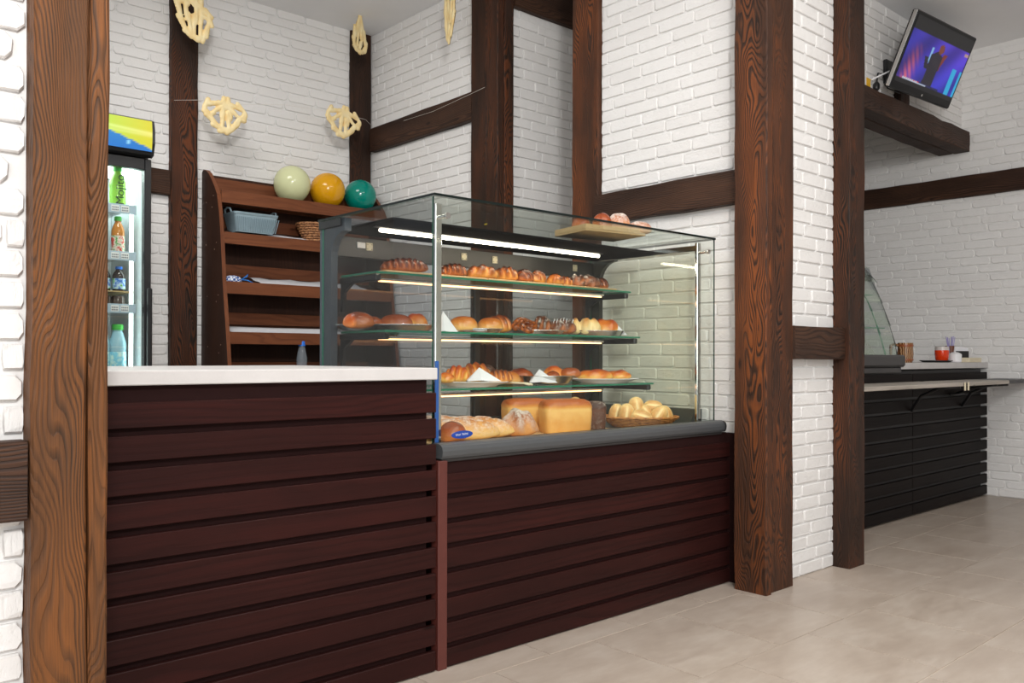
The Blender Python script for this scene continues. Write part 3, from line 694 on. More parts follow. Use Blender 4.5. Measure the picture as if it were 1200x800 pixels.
oval_tray(2.70, 2.86, Z2, 0.15, 0.085, 'oval steel tray under the cinnamon swirl, middle case shelf', 0.018)
oval_tray(3.115, 2.86, Z2, 0.15, 0.085, 'oval steel tray of cheese pastries at the right, middle case shelf', 0.026)
z = Z2+0.006
put('bun', lumpy(0.062, 0.044, 0.068, 21, 0.05), B_RED, 'shiny golden-red bun at the far left of the middle case shelf', 'bun', 1.772, 2.87, z, V)
put('bun', lumpy(0.04, 0.036, 0.055, 22, 0.06), B_RED, 'half-hidden bun behind the shiny red bun on the left tray', 'bun', 1.86, 2.905, z, V)
put('bun', seam(0.068, 0.042, 0.066, 0.10), B_RED, 'long smooth pie bun in the middle of the left tray', 'bun', 1.94, 2.86, z, V)
put('bun', lumpy(0.05, 0.042, 0.07, 24, 0.08), B_CHEESE, 'orange pastry behind the left steel upright, middle case shelf', 'bun', 2.055, 2.885, z, V)
put('bun', seam(0.062, 0.042, 0.07, 0.14), B_BUN, 'curved golden pie bun standing on white paper, middle case shelf', 'bun', 2.285, 2.86, z, V)
put('bun', seam(0.058, 0.042, 0.068, 0.10), B_BUN, 'golden pie bun right of the white paper, middle case shelf', 'bun', 2.428, 2.85, z, V)
put('glazed_plait', braid(0.062, 0.05, 0.078, 4, 27), B_BRAIDG, 'glazed plaited bun left of the cinnamon swirl', 'pastry', 2.52, 2.90, z, V+0.5)
o = put('cinnamon_swirl', swirl(0.068, 0.045, 1), B_BRAIDG, 'leaning brown cinnamon swirl on the middle case shelf', 'pastry', 2.64, 2.855, z+0.022, 0)
o.rotation_euler = (0.62, 0.1, V+0.2)
put('nut_pastry', lumpy(0.042, 0.036, 0.086, 29, 0.22, 5), B_CHOC, 'tall nut-covered pastry right of the cinnamon swirl', 'pastry', 2.766, 2.87, z, V)
p_ = put('nut_pastry', lumpy(0.066, 0.044, 0.074, 30, 0.12, 4), B_CHOC, 'dark pastry striped with white icing, middle case shelf', 'pastry', 2.88, 2.85, z, V+0.15)
ic = MB()
for k in range(7):
    x = -0.045+k*0.015; ic.tube([(x-0.008, -0.034, 0.052), (x, -0.02, 0.071), (x+0.006, 0.0, 0.079-abs(x)*0.35), (x+0.012, 0.02, 0.072)], 0.0018, 5)
ic = part('icing', ic, M_PAPER, p_, world=False, smooth=True)
put('cheese_pastry', blob(0.082, 0.05, 0.088, 2.2, 2.0, 40, 24, lambda t, a: 1-0.42*math.exp(-((t+0.28)/0.13)**2)-0.25*math.exp(-((t-0.35)/0.12)**2)+0.10*math.sin(3*a+5*t)), B_PALE, 'large pale folded cheese pastry, second from right on the middle case shelf', 'pastry', 3.05, 2.87, z, V)
put('cheese_pastry', lumpy(0.066, 0.045, 0.084, 32, 0.12, 3), B_CHEESE, 'glazed cheese pastry at the right end of the middle case shelf', 'pastry', 3.185, 2.85, z, V)
sheet('paper_napkin', 2.30, 2.85, z-0.001, 0.085, 0.055, 'white paper under the curved pie bun, middle case shelf', V, 0.008, 3)
def cone_paper(x, y, z, r, h, label, rot):
    b = MB(); n = 9; v = [(0, 0, h)]+[(r*math.cos(a)*(1.5 if k % 3 == 0 else 0.9), r*0.45*math.sin(a), 0.001+0.004*(k % 2)) for k, a in enumerate([2*PI*k/n for k in range(n)])]
    b.add(v, [(0, k+1, (k+1) % n+1) for k in range(n)]+[tuple(range(n, 0, -1))])
    return solo('folded_napkin', b, M_PAPER, label, 'napkin', (x, y, z), rotz=rot)
cone_paper(2.165, 2.845, Z2+0.001, 0.042, 0.088, 'upright folded white napkin beside the left steel upright, middle case shelf', V)
cone_paper(3.215, 2.80, Z2+0.007, 0.032, 0.05, 'white paper corner in front of the right cheese pastry', V)

# third shelf: white plates, a steel bowl, tongs
Z3 = 0.925
def plate(x, y, r, label, sy=0.62):
    b = MB(); b.lathe([(0.001, 0.0), (0.66*r, 0.0), (0.72*r, 0.006), (r, 0.019), (r, 0.0215), (0.74*r, 0.010), (0.62*r, 0.005), (0.001, 0.005)], 32, sy=sy, cap=False)
    return solo('plate', b, M_WHITE, label, 'plate', (x, y, Z3), None, 'auto', rotz=V)
plate(2.275, 2.79, 0.155, 'white oval plate of pastries at the left of the lowest glass shelf')
plate(3.115, 2.80, 0.17, 'white oval plate with cheese pastry at the right of the lowest glass shelf')
b = MB(); b.lathe([(0.001, 0.0), (0.085, 0.0), (0.10, 0.005), (0.128, 0.036), (0.136, 0.038), (0.136, 0.040), (0.125, 0.038), (0.097, 0.008), (0.001, 0.003)], 32, sy=0.62, cap=False)
solo('steel_bowl', b, M_STEEL, 'shallow steel bowl of buns on the lowest glass shelf', 'bowl', (2.725, 2.80, Z3), None, 'auto', rotz=V)
z = Z3+0.016
put('sugar_bun', lumpy(0.036, 0.03, 0.045, 41, 0.08), B_CHEESE, 'small golden bun at the left end of the left white plate', 'bun', 2.147, 2.80, z, V)
put('croissant', twist(0.052, 0.04, 0.07, 4, 42), B_CHEESE, 'golden twisted roll at the left of the left white plate', 'pastry', 2.225, 2.825, z, V)
put('croissant', braid(0.066, 0.046, 0.082, 4, 43), B_BUN, 'large golden plaited bun at the back of the left white plate', 'pastry', 2.345, 2.85, z, V)
put('croissant', braid(0.058, 0.036, 0.058, 6, 44), B_BRAIDG, 'sugared brown plait at the right of the left white plate', 'pastry', 2.40, 2.755, z-0.004, V)
cone_paper(2.27, 2.735, Z3+0.0225, 0.062, 0.058, 'white napkin folded to a triangle on the left white plate', V)
put('bun', seam(0.055, 0.042, 0.062, 0.05), B_BUN, 'smooth golden bun between plate and steel bowl', 'bun', 2.535, 2.85, Z3+0.001, V)
put('bun', lumpy(0.062, 0.05, 0.072, 46, 0.03), B_RED, 'round red-brown bun behind the steel bowl', 'bun', 2.66, 2.905, Z3+0.001, V)
cone_paper(2.655, 2.775, Z3+0.008, 0.055, 0.062, 'crumpled white napkin at the left of the steel bowl', V)
put('bun', lumpy(0.033, 0.032, 0.045, 47, 0.04), B_RED, 'small red-brown bun next to the napkin in the steel bowl', 'bun', 2.755, 2.79, z, V)
put('bun', lumpy(0.05, 0.04, 0.068, 48, 0.05), B_CHEESE, 'orange glazed bun at the back of the steel bowl', 'bun', 2.80, 2.83, z, V)
put('bun', seam(0.048, 0.034, 0.05, 0.06), B_RED, 'sugar-topped bun at the right of the steel bowl', 'bun', 2.845, 2.765, z+0.012, V)
put('cheese_pastry', lumpy(0.088, 0.05, 0.056, 49, 0.10, 3), B_CHEESE, 'flat orange cheese pastry on the right white plate', 'pastry', 3.065, 2.815, z-0.006, V)
put('cheese_pastry', lumpy(0.068, 0.042, 0.046, 50, 0.10, 3), B_CHEESE, 'small cheese pastry tip hanging over the right white plate', 'pastry', 3.205, 2.79, z-0.002, V)
put('dark_bun', lumpy(0.055, 0.04, 0.09, 51, 0.04), B_DARKLOAF, 'dark brown bun at the back behind the left white plate', 'bun', 2.50, 2.97, Z3+0.001, V)
b = MB()
for s_ in (-1, 1): b.tube([(-0.085, 0, 0.006), (-0.03, 0.010*s_, 0.012), (0.05, 0.016*s_, 0.010), (0.075, 0.012*s_, 0.004)], [0.004, 0.0045, 0.004, 0.005], 6)
solo('serving_tongs', b, M_CREAM, 'cream serving tongs between left plate and steel bowl', 'tongs', (2.475, 2.735, Z3+0.001), None, True, rotz=V-0.5)

# case floor: loaves
Z0 = 0.7385
put('rustic_loaf', lumpy(0.052, 0.05, 0.078, 61, 0.03), B_RED, 'red-brown round loaf just behind the blue oval sticker', 'bread', 1.90, 2.44, Z0, V)
def baguette(L, W, H, seed):
    rn = random.Random(seed); ph = rn.random()
    def bp(t, a): return 1-0.10*max(0, math.cos(2*PI*(2.2*t+0.35*math.cos(a)+ph)))**3*max(0, math.sin(a))
    return blob(L, W, H, 2.6, 1.6, 44, 22, bp)
put('baguette', baguette(0.15, 0.05, 0.082, 1), B_BAG, 'front slashed baguette at the left of the case floor', 'bread', 1.985, 2.50, Z0, V+0.12)
put('baguette', baguette(0.16, 0.048, 0.086, 2), B_BAG, 'middle floured baguette lying right of the blue oval sticker', 'bread', 2.075, 2.535, Z0, V-0.10)
put('baguette', baguette(0.15, 0.05, 0.088, 3), B_BAG, 'rear baguette at the far left of the case floor', 'bread', 1.97, 2.625, Z0, V+0.05)
def rustic():
    def bp(t, a): return 1+0.05*math.sin(5*t+3*a)+0.06*math.sin(9*t-2*a)
    b = blob(0.082, 0.075, 0.112, 1.7, 1.35, 34, 24, bp, flat=0.22); return b
put('rustic_loaf', rustic(), B_RUST, 'cracked flour-dusted conical loaf in the middle of the case floor', 'bread', 2.25, 2.47, Z0, V)
put('tin_loaf', tinloaf(0.106, 0.056, 0.138), B_BRICK, 'front golden tin loaf on the case floor', 'bread', 2.515, 2.475, Z0, -0.40)
put('tin_loaf', tinloaf(0.10, 0.056, 0.135), B_BRICK, 'golden tin loaf half hidden behind the front tin loaf', 'bread', 2.47, 2.665, Z0, -0.33)
put('tin_loaf', tinloaf(0.07, 0.05, 0.118), B_DARKLOAF, 'dark rye tin loaf between golden loaf and roll basket', 'bread', 2.755, 2.53, Z0, 0.75)
M_WICK = NT('wicker_basket'); _c = M_WICK.coord(); _n = M_WICK.noise(_c, 60, 3)
M_WICK.set(Base_Color=M_WICK.ramp(_n, [(0.3, lin(150, 88, 40)), (0.7, lin(214, 148, 78))]), Roughness=0.55); M_WICK = M_WICK.m
def wicker(name, label, loc, r0, r1, h, sy=1.0, rot=0, rows=7, seg=30, mat=None, cat='basket'):
    t = thing(name, label, cat, loc, rot)
    b = MB(); n = seg*4
    for i in range(rows):
        f = i/(rows-1); r = r0+(r1-r0)*f; z_ = 0.004+f*(h-0.008)
        pts = []
        for k in range(n+1):
            a = 2*PI*k/n; rr = r+0.0028*math.sin(a*seg/2+(PI if i % 2 else 0)); pts.append((rr*math.cos(a), rr*sy*math.sin(a), z_))
        b.tube(pts, h/rows*0.55, 5, cap=False)
    part('weave', b, mat or M_WICK, t, world=False, smooth=True)
    b = MB()
    for k in range(seg):
        a = 2*PI*k/seg; b.tube([(r0*math.cos(a), r0*sy*math.sin(a), 0.002), (r1*math.cos(a), r1*sy*math.sin(a), h)], 0.0018, 4)
    part('stakes', b, mat or M_WICK, t, world=False, kind='stuff')
    b = MB(); b.tube([((r1+0.002)*math.cos(a), (r1+0.002)*sy*math.sin(a), h) for a in [2*PI*k/40 for k in range(41)]], 0.005, 6, cap=False); part('rim', b, mat or M_WICK, t, world=False, smooth=True)
    b = MB(); b.lathe([(0.001, 0.0), (r0, 0.0), (r0, 0.004), (0.001, 0.004)], 24, sy=sy, cap=False); part('base', b, mat or M_WICK, t, world=False)
    return t
wicker('wicker_basket', 'wicker basket heaped with pale split rolls at the right of the case floor', (3.082, 2.55, 0.7285), 0.12, 0.178, 0.046, 0.74, V)
wicker('wicker_basket', 'second wicker basket of rolls half hidden behind the dark rye loaf', (2.955, 2.84, 0.7285), 0.085, 0.12, 0.06, 0.85, V)
ROLL = [seam(0.047, 0.034, 0.054, 0.34, 0.20), seam(0.050, 0.036, 0.056, 0.30, 0.18), seam(0.045, 0.035, 0.052, 0.34, 0.22)]
ROLLM = [r.mesh('split_roll', B_PALE, True) for r in ROLL]
RL = [
    ((3.022, 2.638, 0.784), (0.2, 1), 1.05, 'leftmost upright split roll in the front basket'),
    ((2.994, 2.555, 0.786), (0.12, 1), 1.05, 'second upright split roll from the left in the front basket'),
    ((3.076, 2.562, 0.819), (-0.12, 1), 1.05, 'topmost split roll standing over the front basket'),
    ((3.166, 2.535, 0.817), (1, -0.12), 1.0, 'upper right split roll lying in the front basket'),
    ((3.027, 2.492, 0.776), (1, -0.3), 1.05, 'low split roll lying at the front rim of the front basket'),
    ((3.113, 2.462, 0.785), (0.5, 0.75), 1.05, 'large tilted split roll at the right of the front basket'),
    ((3.102, 2.525, 0.79), (-0.5, 0.8), 0.9, 'small split roll wedged in the middle of the front basket'),
    ((3.176, 2.472, 0.778), (-0.35, 1), 1.0, 'rightmost split roll in the front basket'),
    ((3.06, 2.66, 0.79), (1, 0.2), 0.95, 'split roll at the back of the front basket'), ((3.16, 2.63, 0.785), (1, -0.3), 0.95, 'back right split roll of the front basket'),
    ((2.90, 2.80, 0.815), (0.5, 0.9), 1.0, 'upper roll in the rear basket behind the rye loaf'), ((2.95, 2.79, 0.79), (-0.3, 1), 0.95, 'front roll in the rear basket behind the rye loaf'), ((2.99, 2.86, 0.80), (1, 0.3), 0.95, 'back roll in the rear basket behind the rye loaf')]
vr = Vector((0.744, -0.668, 0)); fc_ = Vector((-0.60, -0.67, 0.44))
for i, (c_, (ax_, az_), sc, lb) in enumerate(RL):
    X_ = (vr*ax_+Vector((0, 0, az_))).normalized(); Z_ = (fc_-X_*fc_.dot(X_)).normalized(); Y_ = Z_.cross(X_)
    o = bpy.data.objects.new('split_roll', ROLLM[i % 3]); COL.objects.link(o); o.location = Vector(c_)-Z_*0.026*sc
    o.rotation_euler = Matrix((X_, Y_, Z_)).transposed().to_euler(); o.scale = (sc, sc, sc)
    props(o, 'pale '+lb, 'roll', 'split rolls in the wicker baskets')
# breads on top of the case
tb = thing('bread_tray', 'low pale wooden tray of round breads on top of the display case', 'tray', (2.93, 2.66, 1.6065), V+0.55)
b = MB(); b.cbox(-0.17, 0.17, -0.12, 0.12, 0, 0.008, 0.001); b.grain(0); part('base', b, M_PLY, tb, world=False)
for q in ((-0.17, 0.17, -0.12, -0.112, 0.0085, 0.03), (-0.17, 0.17, 0.112, 0.12, 0.0085, 0.03), (-0.17, -0.162, -0.1115, 0.1115, 0.0085, 0.03), (0.162, 0.17, -0.1115, 0.1115, 0.0085, 0.03)):
    b = MB(); b.cbox(*q, c=0.001); b.grain(0); part('side', b, M_PLY, tb, world=False)
zt = 1.6155
put('round_bread', lumpy(0.045, 0.042, 0.078, 71, 0.03), B_RED, 'leftmost small red-brown bread on top of the display case', 'bread', 2.835, 2.69, zt, V)
put('round_bread', lumpy(0.046, 0.043, 0.092, 72, 0.03), B_RED, 'middle red-brown bread on top of the display case', 'bread', 2.90, 2.62, zt, V)
put('round_bread', lumpy(0.056, 0.05, 0.105, 73, 0.03), B_RUST, 'large flour-striped bread on top of the display case', 'bread', 3.015, 2.62, zt, V)
put('round_bread', lumpy(0.06, 0.04, 0.062, 74, 0.03), B_RUST, 'flat pale bread at the right on top of the display case', 'bread', 3.07, 2.545, zt, V)

# ------------------------------------------------------------------ bread rack on the back wall
rk = thing('bread_rack', 'tall walnut bread rack with curved side panels against the back wall', 'rack', (2.182, 5.2, 0))
RX0, RX1 = 2.182, 3.435
sidep = [(5.432, 0), (5.432, 2.236), (5.41, 2.246), (5.37, 2.236), (5.33, 2.212), (5.28, 2.165), (5.235, 2.115), (5.195, 2.06), (5.165, 1.95), (5.14, 1.80), (5.105, 1.50), (5.055, 1.2), (5.02, 0.95), (4.93, 0)]
for x in (RX0, RX1-0.022):
    b = MB(); b.prism(sidep, 0, x, x+0.022); b.grain(2); sp = part('side_panel', b, M_RACK_SIDE, rk)
    e = MB(); edge = sidep[2:]; n = len(edge)
    vs = []
    for i, (y, z_) in enumerate(edge):
        a = edge[max(i-1, 0)]; c_ = edge[min(i+1, n-1)]; d = Vector((c_[0]-a[0], c_[1]-a[1])).normalized(); nn = Vector((d.y, -d.x))
        if nn.x > 0: nn = -nn
        p0 = (y+nn.x*0.0006, z_+nn.y*0.0006); p1 = (y+nn.x*0.004, z_+nn.y*0.004)
        vs += [(x-0.001, *p0), (x+0.023, *p0), (x+0.023, *p1), (x-0.001, *p1)]
    fs = []
    for i in range(n-1):
        for k in range(4): k2 = (k+1) % 4; fs.append((i*4+k, i*4+k2, i*4+4+k2, i*4+4+k))
    fs += [(0, 1, 2, 3), tuple((n-1)*4+k for k in (3, 2, 1, 0))]
    e.add(vs, fs); e.grain(2); part('edge_band', e, M_RACK, sp, label='lighter walnut edge band')
    if x == RX0:
        s_ = MB()
        for (y, z_) in ((5.36, 2.03), (5.25, 2.06), (5.27, 1.99), (5.36, 1.76), (5.2, 1.76), (5.23, 1.72), (5.34, 1.43), (5.17, 1.43), (5.2, 1.39), (5.33, 1.11), (5.13, 1.12), (5.16, 1.07)): s_.tube([(x-0.0012, y, z_), (x+0.001, y, z_)], 0.0035, 8)
        part('screw_caps', s_, plain('beige_screw_cap', lin(168, 140, 122), 0.5), sp)
b = MB(); b.cbox(RX0+0.0225, RX1-0.0225, 5.425, 5.44, 0.1, 2.225, 0.001); b.grain(2); part('back_panel', b, M_RACK_SIDE, rk)
b = MB(); b.cbox(RX0+0.0225, RX1-0.0225, 5.405, 5.4245, 2.03, 2.205, 0.001); b.grain(0); part('top_upstand', b, M_RACK, rk)
for k, (yf, z0, z1) in enumerate(((5.176, 2.012, 2.092), (5.135, 1.752, 1.824), (5.098, 1.438, 1.514), (5.055, 1.125, 1.20), (5.01, 0.80, 0.875), (4.97, 0.45, 0.525))):
    b = MB(); b.cbox(RX0+0.023, RX1-0.023, yf, yf+0.018, z0, z1, 0.0015); b.grain(0); fp = part('front_strip', b, M_RACK, rk)
    up_ = 0.075 if 0 < k < 5 else 0.0
    b = MB(); b.prism([(yf+0.0185, z1-0.034), (5.384, z1-0.034+up_), (5.384, z1-0.016+up_), (yf+0.0185, z1-0.016)], 0, RX0+0.023, RX1-0.023); b.grain(0); part('shelf_board', b, M_RACK_SIDE, rk)
    if k: b = MB(); b.cbox(RX0+0.023, RX1-0.023, 5.385, 5.4035, z1-0.02+up_, z1+0.06+up_, 0.001); b.grain(0); part('back_strip', b, M_RACK, rk)
def rsheet(cx, hx, yf, z, lab, seed, hy=0.11):
    sl = math.atan2(0.075, 5.384-yf-0.0185) if z > 1 else 0.0
    o = sheet('paper_sheet', cx, yf+0.02+hy*math.cos(sl)+0.004, z-0.015+hy*math.sin(sl), hx, hy, lab, 0, 0.014, seed); o.rotation_euler = (sl, 0, 0); return o
rsheet(2.95, 0.42, 5.135, 1.824, 'white paper sheet lining the second rack shelf under the wicker basket', 5, 0.06)
rsheet(2.86, 0.40, 5.098, 1.514, 'white paper sheet lining the third rack shelf beside the blue pouch', 6)
rsheet(2.80, 0.56, 5.055, 1.20, 'long white paper sheet lining the fourth rack shelf', 7)
rsheet(2.40, 0.17, 5.01, 0.875, 'white paper sheet at the left of the lowest visible rack shelf', 8)
b = MB(); rn = random.Random(3)
b.grid(12, 9, lambda u, v: ((u-0.5)*0.16, (v-0.5)*0.12, 0.012+0.03*abs(math.sin(u*9+v*5))*math.sin(PI*u)*math.sin(PI*v)))
solo('crumpled_bag', b, glass_mat('thin_clear_film', (0.93, 0.94, 0.95, 1), 2.2), 'crumpled clear plastic bag on the fourth rack shelf', 'bag', (2.99, 5.14, 1.205), None, True)

# plastic basket
M_BASK = plain('grey_blue_plastic', lin(150, 172, 182), 0.45, nz=0.03)
pb = thing('plastic_basket', 'light grey-blue plastic basket on the second rack shelf', 'basket', (2.437, 5.265, 1.842))
b = MB(); A0, A1, H_ = (0.125, 0.075), (0.150, 0.095), 0.125
def rr(hx, hy, z, r=0.02, n=4):
    o = []
    for cx, cy, a0 in ((hx-r, hy-r, 0), (-hx+r, hy-r, 90), (-hx+r, -hy+r, 180), (hx-r, -hy+r, 270)):
        for k in range(n): q = math.radians(a0+90*k/(n-1)); o.append((cx+r*math.cos(q), cy+r*math.sin(q), z))
    return o
R_ = [rr(*A0, 0), rr(0.147, 0.092, H_*0.86), rr(*A1, H_*0.88), rr(0.153, 0.098, H_), rr(0.149, 0.094, H_), rr(0.144, 0.089, H_*0.86), rr(0.122, 0.072, 0.004)]
vs = [p for r_ in R_ for p in r_]; n = 16; fs = [tuple(range(n-1, -1, -1)), tuple((len(R_)-1)*n+k for k in range(n))]
for i in range(len(R_)-1):
    for k in range(n): k2 = (k+1) % n; fs.append((i*n+k, i*n+k2, (i+1)*n+k2, (i+1)*n+k))
b.add(vs, fs); part('bowl', b, M_BASK, pb, world=False, smooth='auto')
b = MB()
for k in range(24):
    x = -0.128+k*0.0112; f = 0.98; b.add([(x, -0.0765, 0.006), (x+0.005, -0.0765, 0.006), (x*1.14+0.005, -0.0945, 0.095), (x*1.14, -0.0945, 0.095), (x, -0.0785, 0.006), (x+0.005, -0.0785, 0.006), (x*1.14+0.005, -0.0965, 0.095), (x*1.14, -0.0965, 0.095)],
        [(4, 5, 6, 7), (0, 1, 5, 4), (1, 2, 6, 5), (2, 3, 7, 6), (3, 0, 4, 7)])
part('ribs', b, plain('grey_blue_plastic_rib', lin(128, 150, 160), 0.45), pb, world=False)
for s_ in (-1, 1):
    b = MB(); b.tube([(s_*0.15, -0.045, H_-0.004), (s_*0.156, -0.04, H_+0.022), (s_*0.158, 0, H_+0.030), (s_*0.156, 0.04, H_+0.022), (s_*0.15, 0.045, H_-0.004)], 0.006, 6); part('handle', b, M_BASK, pb, world=False, smooth=True)
M_WICK2 = NT('brown_wicker'); _n = M_WICK2.noise(M_WICK2.coord(), 90, 3)
M_WICK2.set(Base_Color=M_WICK2.ramp(_n, [(0.35, lin(96, 56, 34)), (0.65, lin(196, 140, 92))]), Roughness=0.6); M_WICK2 = M_WICK2.m
wicker('wicker_basket', 'brown wicker basket on the second rack shelf beside the case', (2.95, 5.25, 1.835), 0.13, 0.185, 0.115, 0.62, 0, 8, 34, M_WICK2)
# blue pouch with ribbon
po = thing('checked_pouch', 'blue and white checked pouch with ribbon at the left of the third rack shelf', 'pouch', (2.275, 5.165, 1.508))
t = NT('blue_check_cloth'); ch = t.n('ShaderNodeTexChecker'); ch.inputs['Scale'].default_value = 70; ch.inputs[1].default_value = lin(40, 84, 160); ch.inputs[2].default_value = lin(226, 230, 238); t.l(t.coord(), ch.inputs[0]); t.set(Base_Color=ch.outputs[0], Roughness=0.8)
b = lumpy(0.055, 0.035, 0.05, 81, 0.10); part('bag', b, t.m, po, world=False, smooth=True)
b = MB(); M_BLUE = plain('blue_ribbon', lin(40, 120, 200), 0.5)
for pts in ([(0.05, -0.01, 0.025), (0.075, -0.02, 0.045), (0.09, -0.02, 0.06), (0.082, -0.02, 0.045), (0.055, -0.01, 0.03)], [(0.05, -0.01, 0.025), (0.085, -0.025, 0.022), (0.12, -0.03, 0.006)]): b.tube(pts, 0.004, 5)
part('ribbon', b, M_BLUE, po, world=False, smooth=True)

# bottles
def liquid(name, col, a=0.85):
    t = NT(name); t.set(Base_Color=col, Roughness=0.12, Alpha=a); t.b.inputs['Specular IOR Level'].default_value = 0.7; return t.m
def bottle(loc, h, r, body, cap, label, lab_mat=None, lab=(0.25, 0.55), group=None, neck=0.45):
    t = thing('bottle', label, 'bottle', loc, 0, group)
    b = MB(); b.lathe([(0.001, 0.0), (r*0.92, 0.0), (r, 0.008), (r, h*0.40), (r*0.96, h*0.46), (r, h*0.52), (r*0.98, h*0.64), (r*0.80, h*0.74), (r*neck*1.2, h*0.83), (r*neck, h*0.86), (r*neck, h*0.905), (0.001, h*0.905)], 18, cap=False); part('body', b, body, t, world=False, smooth='auto')
    b = MB(); b.lathe([(r*neck*1.22, h*0.89), (r*neck*1.22, h*0.985), (r*neck*1.05, h)], 14); part('cap', b, cap, t, world=False, smooth='auto')
    if lab_mat: b = MB(); b.lathe([(r*1.01, h*lab[0]), (r*1.015, h*lab[0]+0.001), (r*1.015, h*lab[1]), (r*1.01, h*lab[1]+0.001)], 18, cap=False); part('paper_label', b, lab_mat, t, world=False, smooth=True)
    return t
M_WATER = liquid('clear_plastic_bottle', (0.42, 0.48, 0.54, 1), 0.30); M_CAPB = plain('blue_cap', lin(30, 112, 216), 0.4); M_CAPG = plain('green_cap', lin(70, 190, 70), 0.4)
bottle((2.705, 5.075, 0.8595), 0.29, 0.035, M_WATER, M_CAPB, 'small water bottle with blue cap on the bread rack near the counter', neck=0.55)

# balloons
def balloon(x, y, z, r, mat, label, ang):
    t = thing('balloon', label, 'balloon', (x, y, z), 0)
    t.rotation_euler = (0.5, ang, 0.3)
    b = MB(); prof = []
    for k in range(25):
        a = -PI/2+PI*k/24; s = math.sin(a); rr_ = r*math.cos(a)*(1.0 if s > 0 else 1-0.10*s*s); prof.append((max(rr_, 0.0008), r*s*(1.0 if s > 0 else 1.18)))
    b.lathe(prof, 28, cap=False); part('skin', b, mat, t, world=False, smooth=True)
    b = MB(); b.lathe([(0.004, -r*1.17), (0.006, -r*1.19), (0.012, -r*1.25), (0.011, -r*1.255), (0.003, -r*1.2)], 10); part('knot', b, mat, t, world=False, smooth=True)
def ball_mat(name, col, alpha):
    t = NT(name); t.set(Base_Color=col, Roughness=0.12, Alpha=alpha); t.b.inputs['Specular IOR Level'].default_value = 0.5
    t.b.inputs['Subsurface Weight'].default_value = 0.0; n = t.noise(t.coord(), 4, 2); return t.m
balloon(2.735, 5.275, 2.212, 0.122, ball_mat('pale_green_balloon', lin(232, 236, 186), 0.80), 'pale green translucent balloon on top of the bread rack', -0.4)
balloon(3.005, 5.275, 2.205, 0.120, ball_mat('amber_balloon', lin(228, 164, 20), 0.95), 'amber yellow balloon between the pale and teal balloons', -0.45)
balloon(3.268, 5.275, 2.20, 0.114, ball_mat('teal_balloon', lin(4, 134, 118), 0.96), 'teal green balloon beside the display case corner', -0.6)

# ------------------------------------------------------------------ drinks fridge
fr = thing('drinks_fridge', 'tall black drinks fridge with lit yellow sign half hidden by the orange post', 'fridge', (1.02, 4.8, 0))
FX0, FX1, FY0, FY1 = 1.02, 1.648, 4.80, 5.405
for nm, q in (('side_wall', (FX0, FX0+0.035, FY0+0.05, FY1, 0.08, 2.12)), ('side_wall', (FX1-0.035, FX1, FY0+0.05, FY1, 0.08, 2.12)), ('back_wall', (FX0+0.036, FX1-0.036, FY1-0.04, FY1, 0.08, 2.12)), ('roof', (FX0, FX1, FY0+0.05, FY1, 2.121, 2.15)), ('plinth', (FX0, FX1, FY0+0.02, FY1, 0, 0.079))):
    b = MB(); b.cbox(*q, c=0.003); part(nm, b, plain('fridge_inner_grey', lin(196, 204, 208), 0.4) if nm in ('side_wall', 'back_wall') else M_DARK, fr)
d = MB(); d.cbox(FX0, FX0+0.042, FY0, FY0+0.045, 0.10, 2.125, 0.004); d.cbox(FX1-0.036, FX1, FY0, FY0+0.045, 0.10, 2.125, 0.004); d.cbox(FX0+0.0425, FX1-0.0365, FY0, FY0+0.045, 2.065, 2.125, 0.003); d.cbox(FX0+0.0425, FX1-0.0365, FY0, FY0+0.045, 0.10, 0.17, 0.003)
dr = part('door', d, M_DARK, fr)
b = MB(); b.box(FX0+0.043, FX1-0.037, FY0+0.016, FY0+0.024, 0.171, 2.064); part('pane', b, M_GLASS, dr)
b = MB(); b.cbox(FX1-0.026, FX1-0.003, FY0-0.034, FY0-0.001, 0.95, 1.42, 0.006); part('handle', b, M_DARK, dr)
b = MB(); b.cbox(1.556, 1.574, 4.86, 4.875, 0.3, 2.05, 0.002); part('lamp_strip', b, M_LED_F, fr, label='upright cold white lamp strip')
b = MB(); b.cbox(FX0+0.04, FX1-0.04, 4.9, 5.3, 2.09, 2.10, 0.002); part('lamp_strip', b, M_LED_F, fr)
hd = MB()
hp = [(4.80, 2.131), (4.765, 2.14), (4.745, 2.20), (4.745, 2.27), (4.76, 2.325), (4.80, 2.34), (5.0, 2.34), (5.0, 2.151), (4.8, 2.151)]
hd.prism(hp, 0, FX0, FX1); hdo = part('sign_box', hd, M_DARK, fr)
def pic_grid(nu, nv, fpos, fcol):
    b = MB(); b.grid(nu, nv, fpos); me_c = [fcol(i/(nu-1), j/(nv-1)) for j in range(nv) for i in range(nu)]; return b, me_c
def pic_part(name, b, cols, mat, parent):
    o = part(name, b, mat, parent); ca = o.data.color_attributes.new('pic', 'FLOAT_COLOR', 'POINT')
    for i, c in enumerate(cols): ca.data[i].color = (*c, 1)
    return o
def sign_col(u, v):
    vb = 0.46-1.25*(u-0.67)*(u > 0.4)+0.02*math.sin(u*9)
    if v < vb:
        return (0.3, 0.7, 0.95) if (u-0.80)**2+((v-0.2)*0.4)**2 < 0.0004 else (0.01, 0.18+0.1*v, 0.60)
    g = max(0, 1.0-u); y = (0.74, 0.66, 0.02); l = (0.50, 0.76, 0.05)
    k = min(1, g*2.2); c = [y[i]*(1-k)+l[i]*k for i in range(3)]
    s_ = 0.18*math.exp(-((v-0.78+0.2*u)/0.05)**2)+0.12*math.exp(-((v-0.6+0.1*u)/0.04)**2)
    return tuple(min(1, x+s_) for x in c)
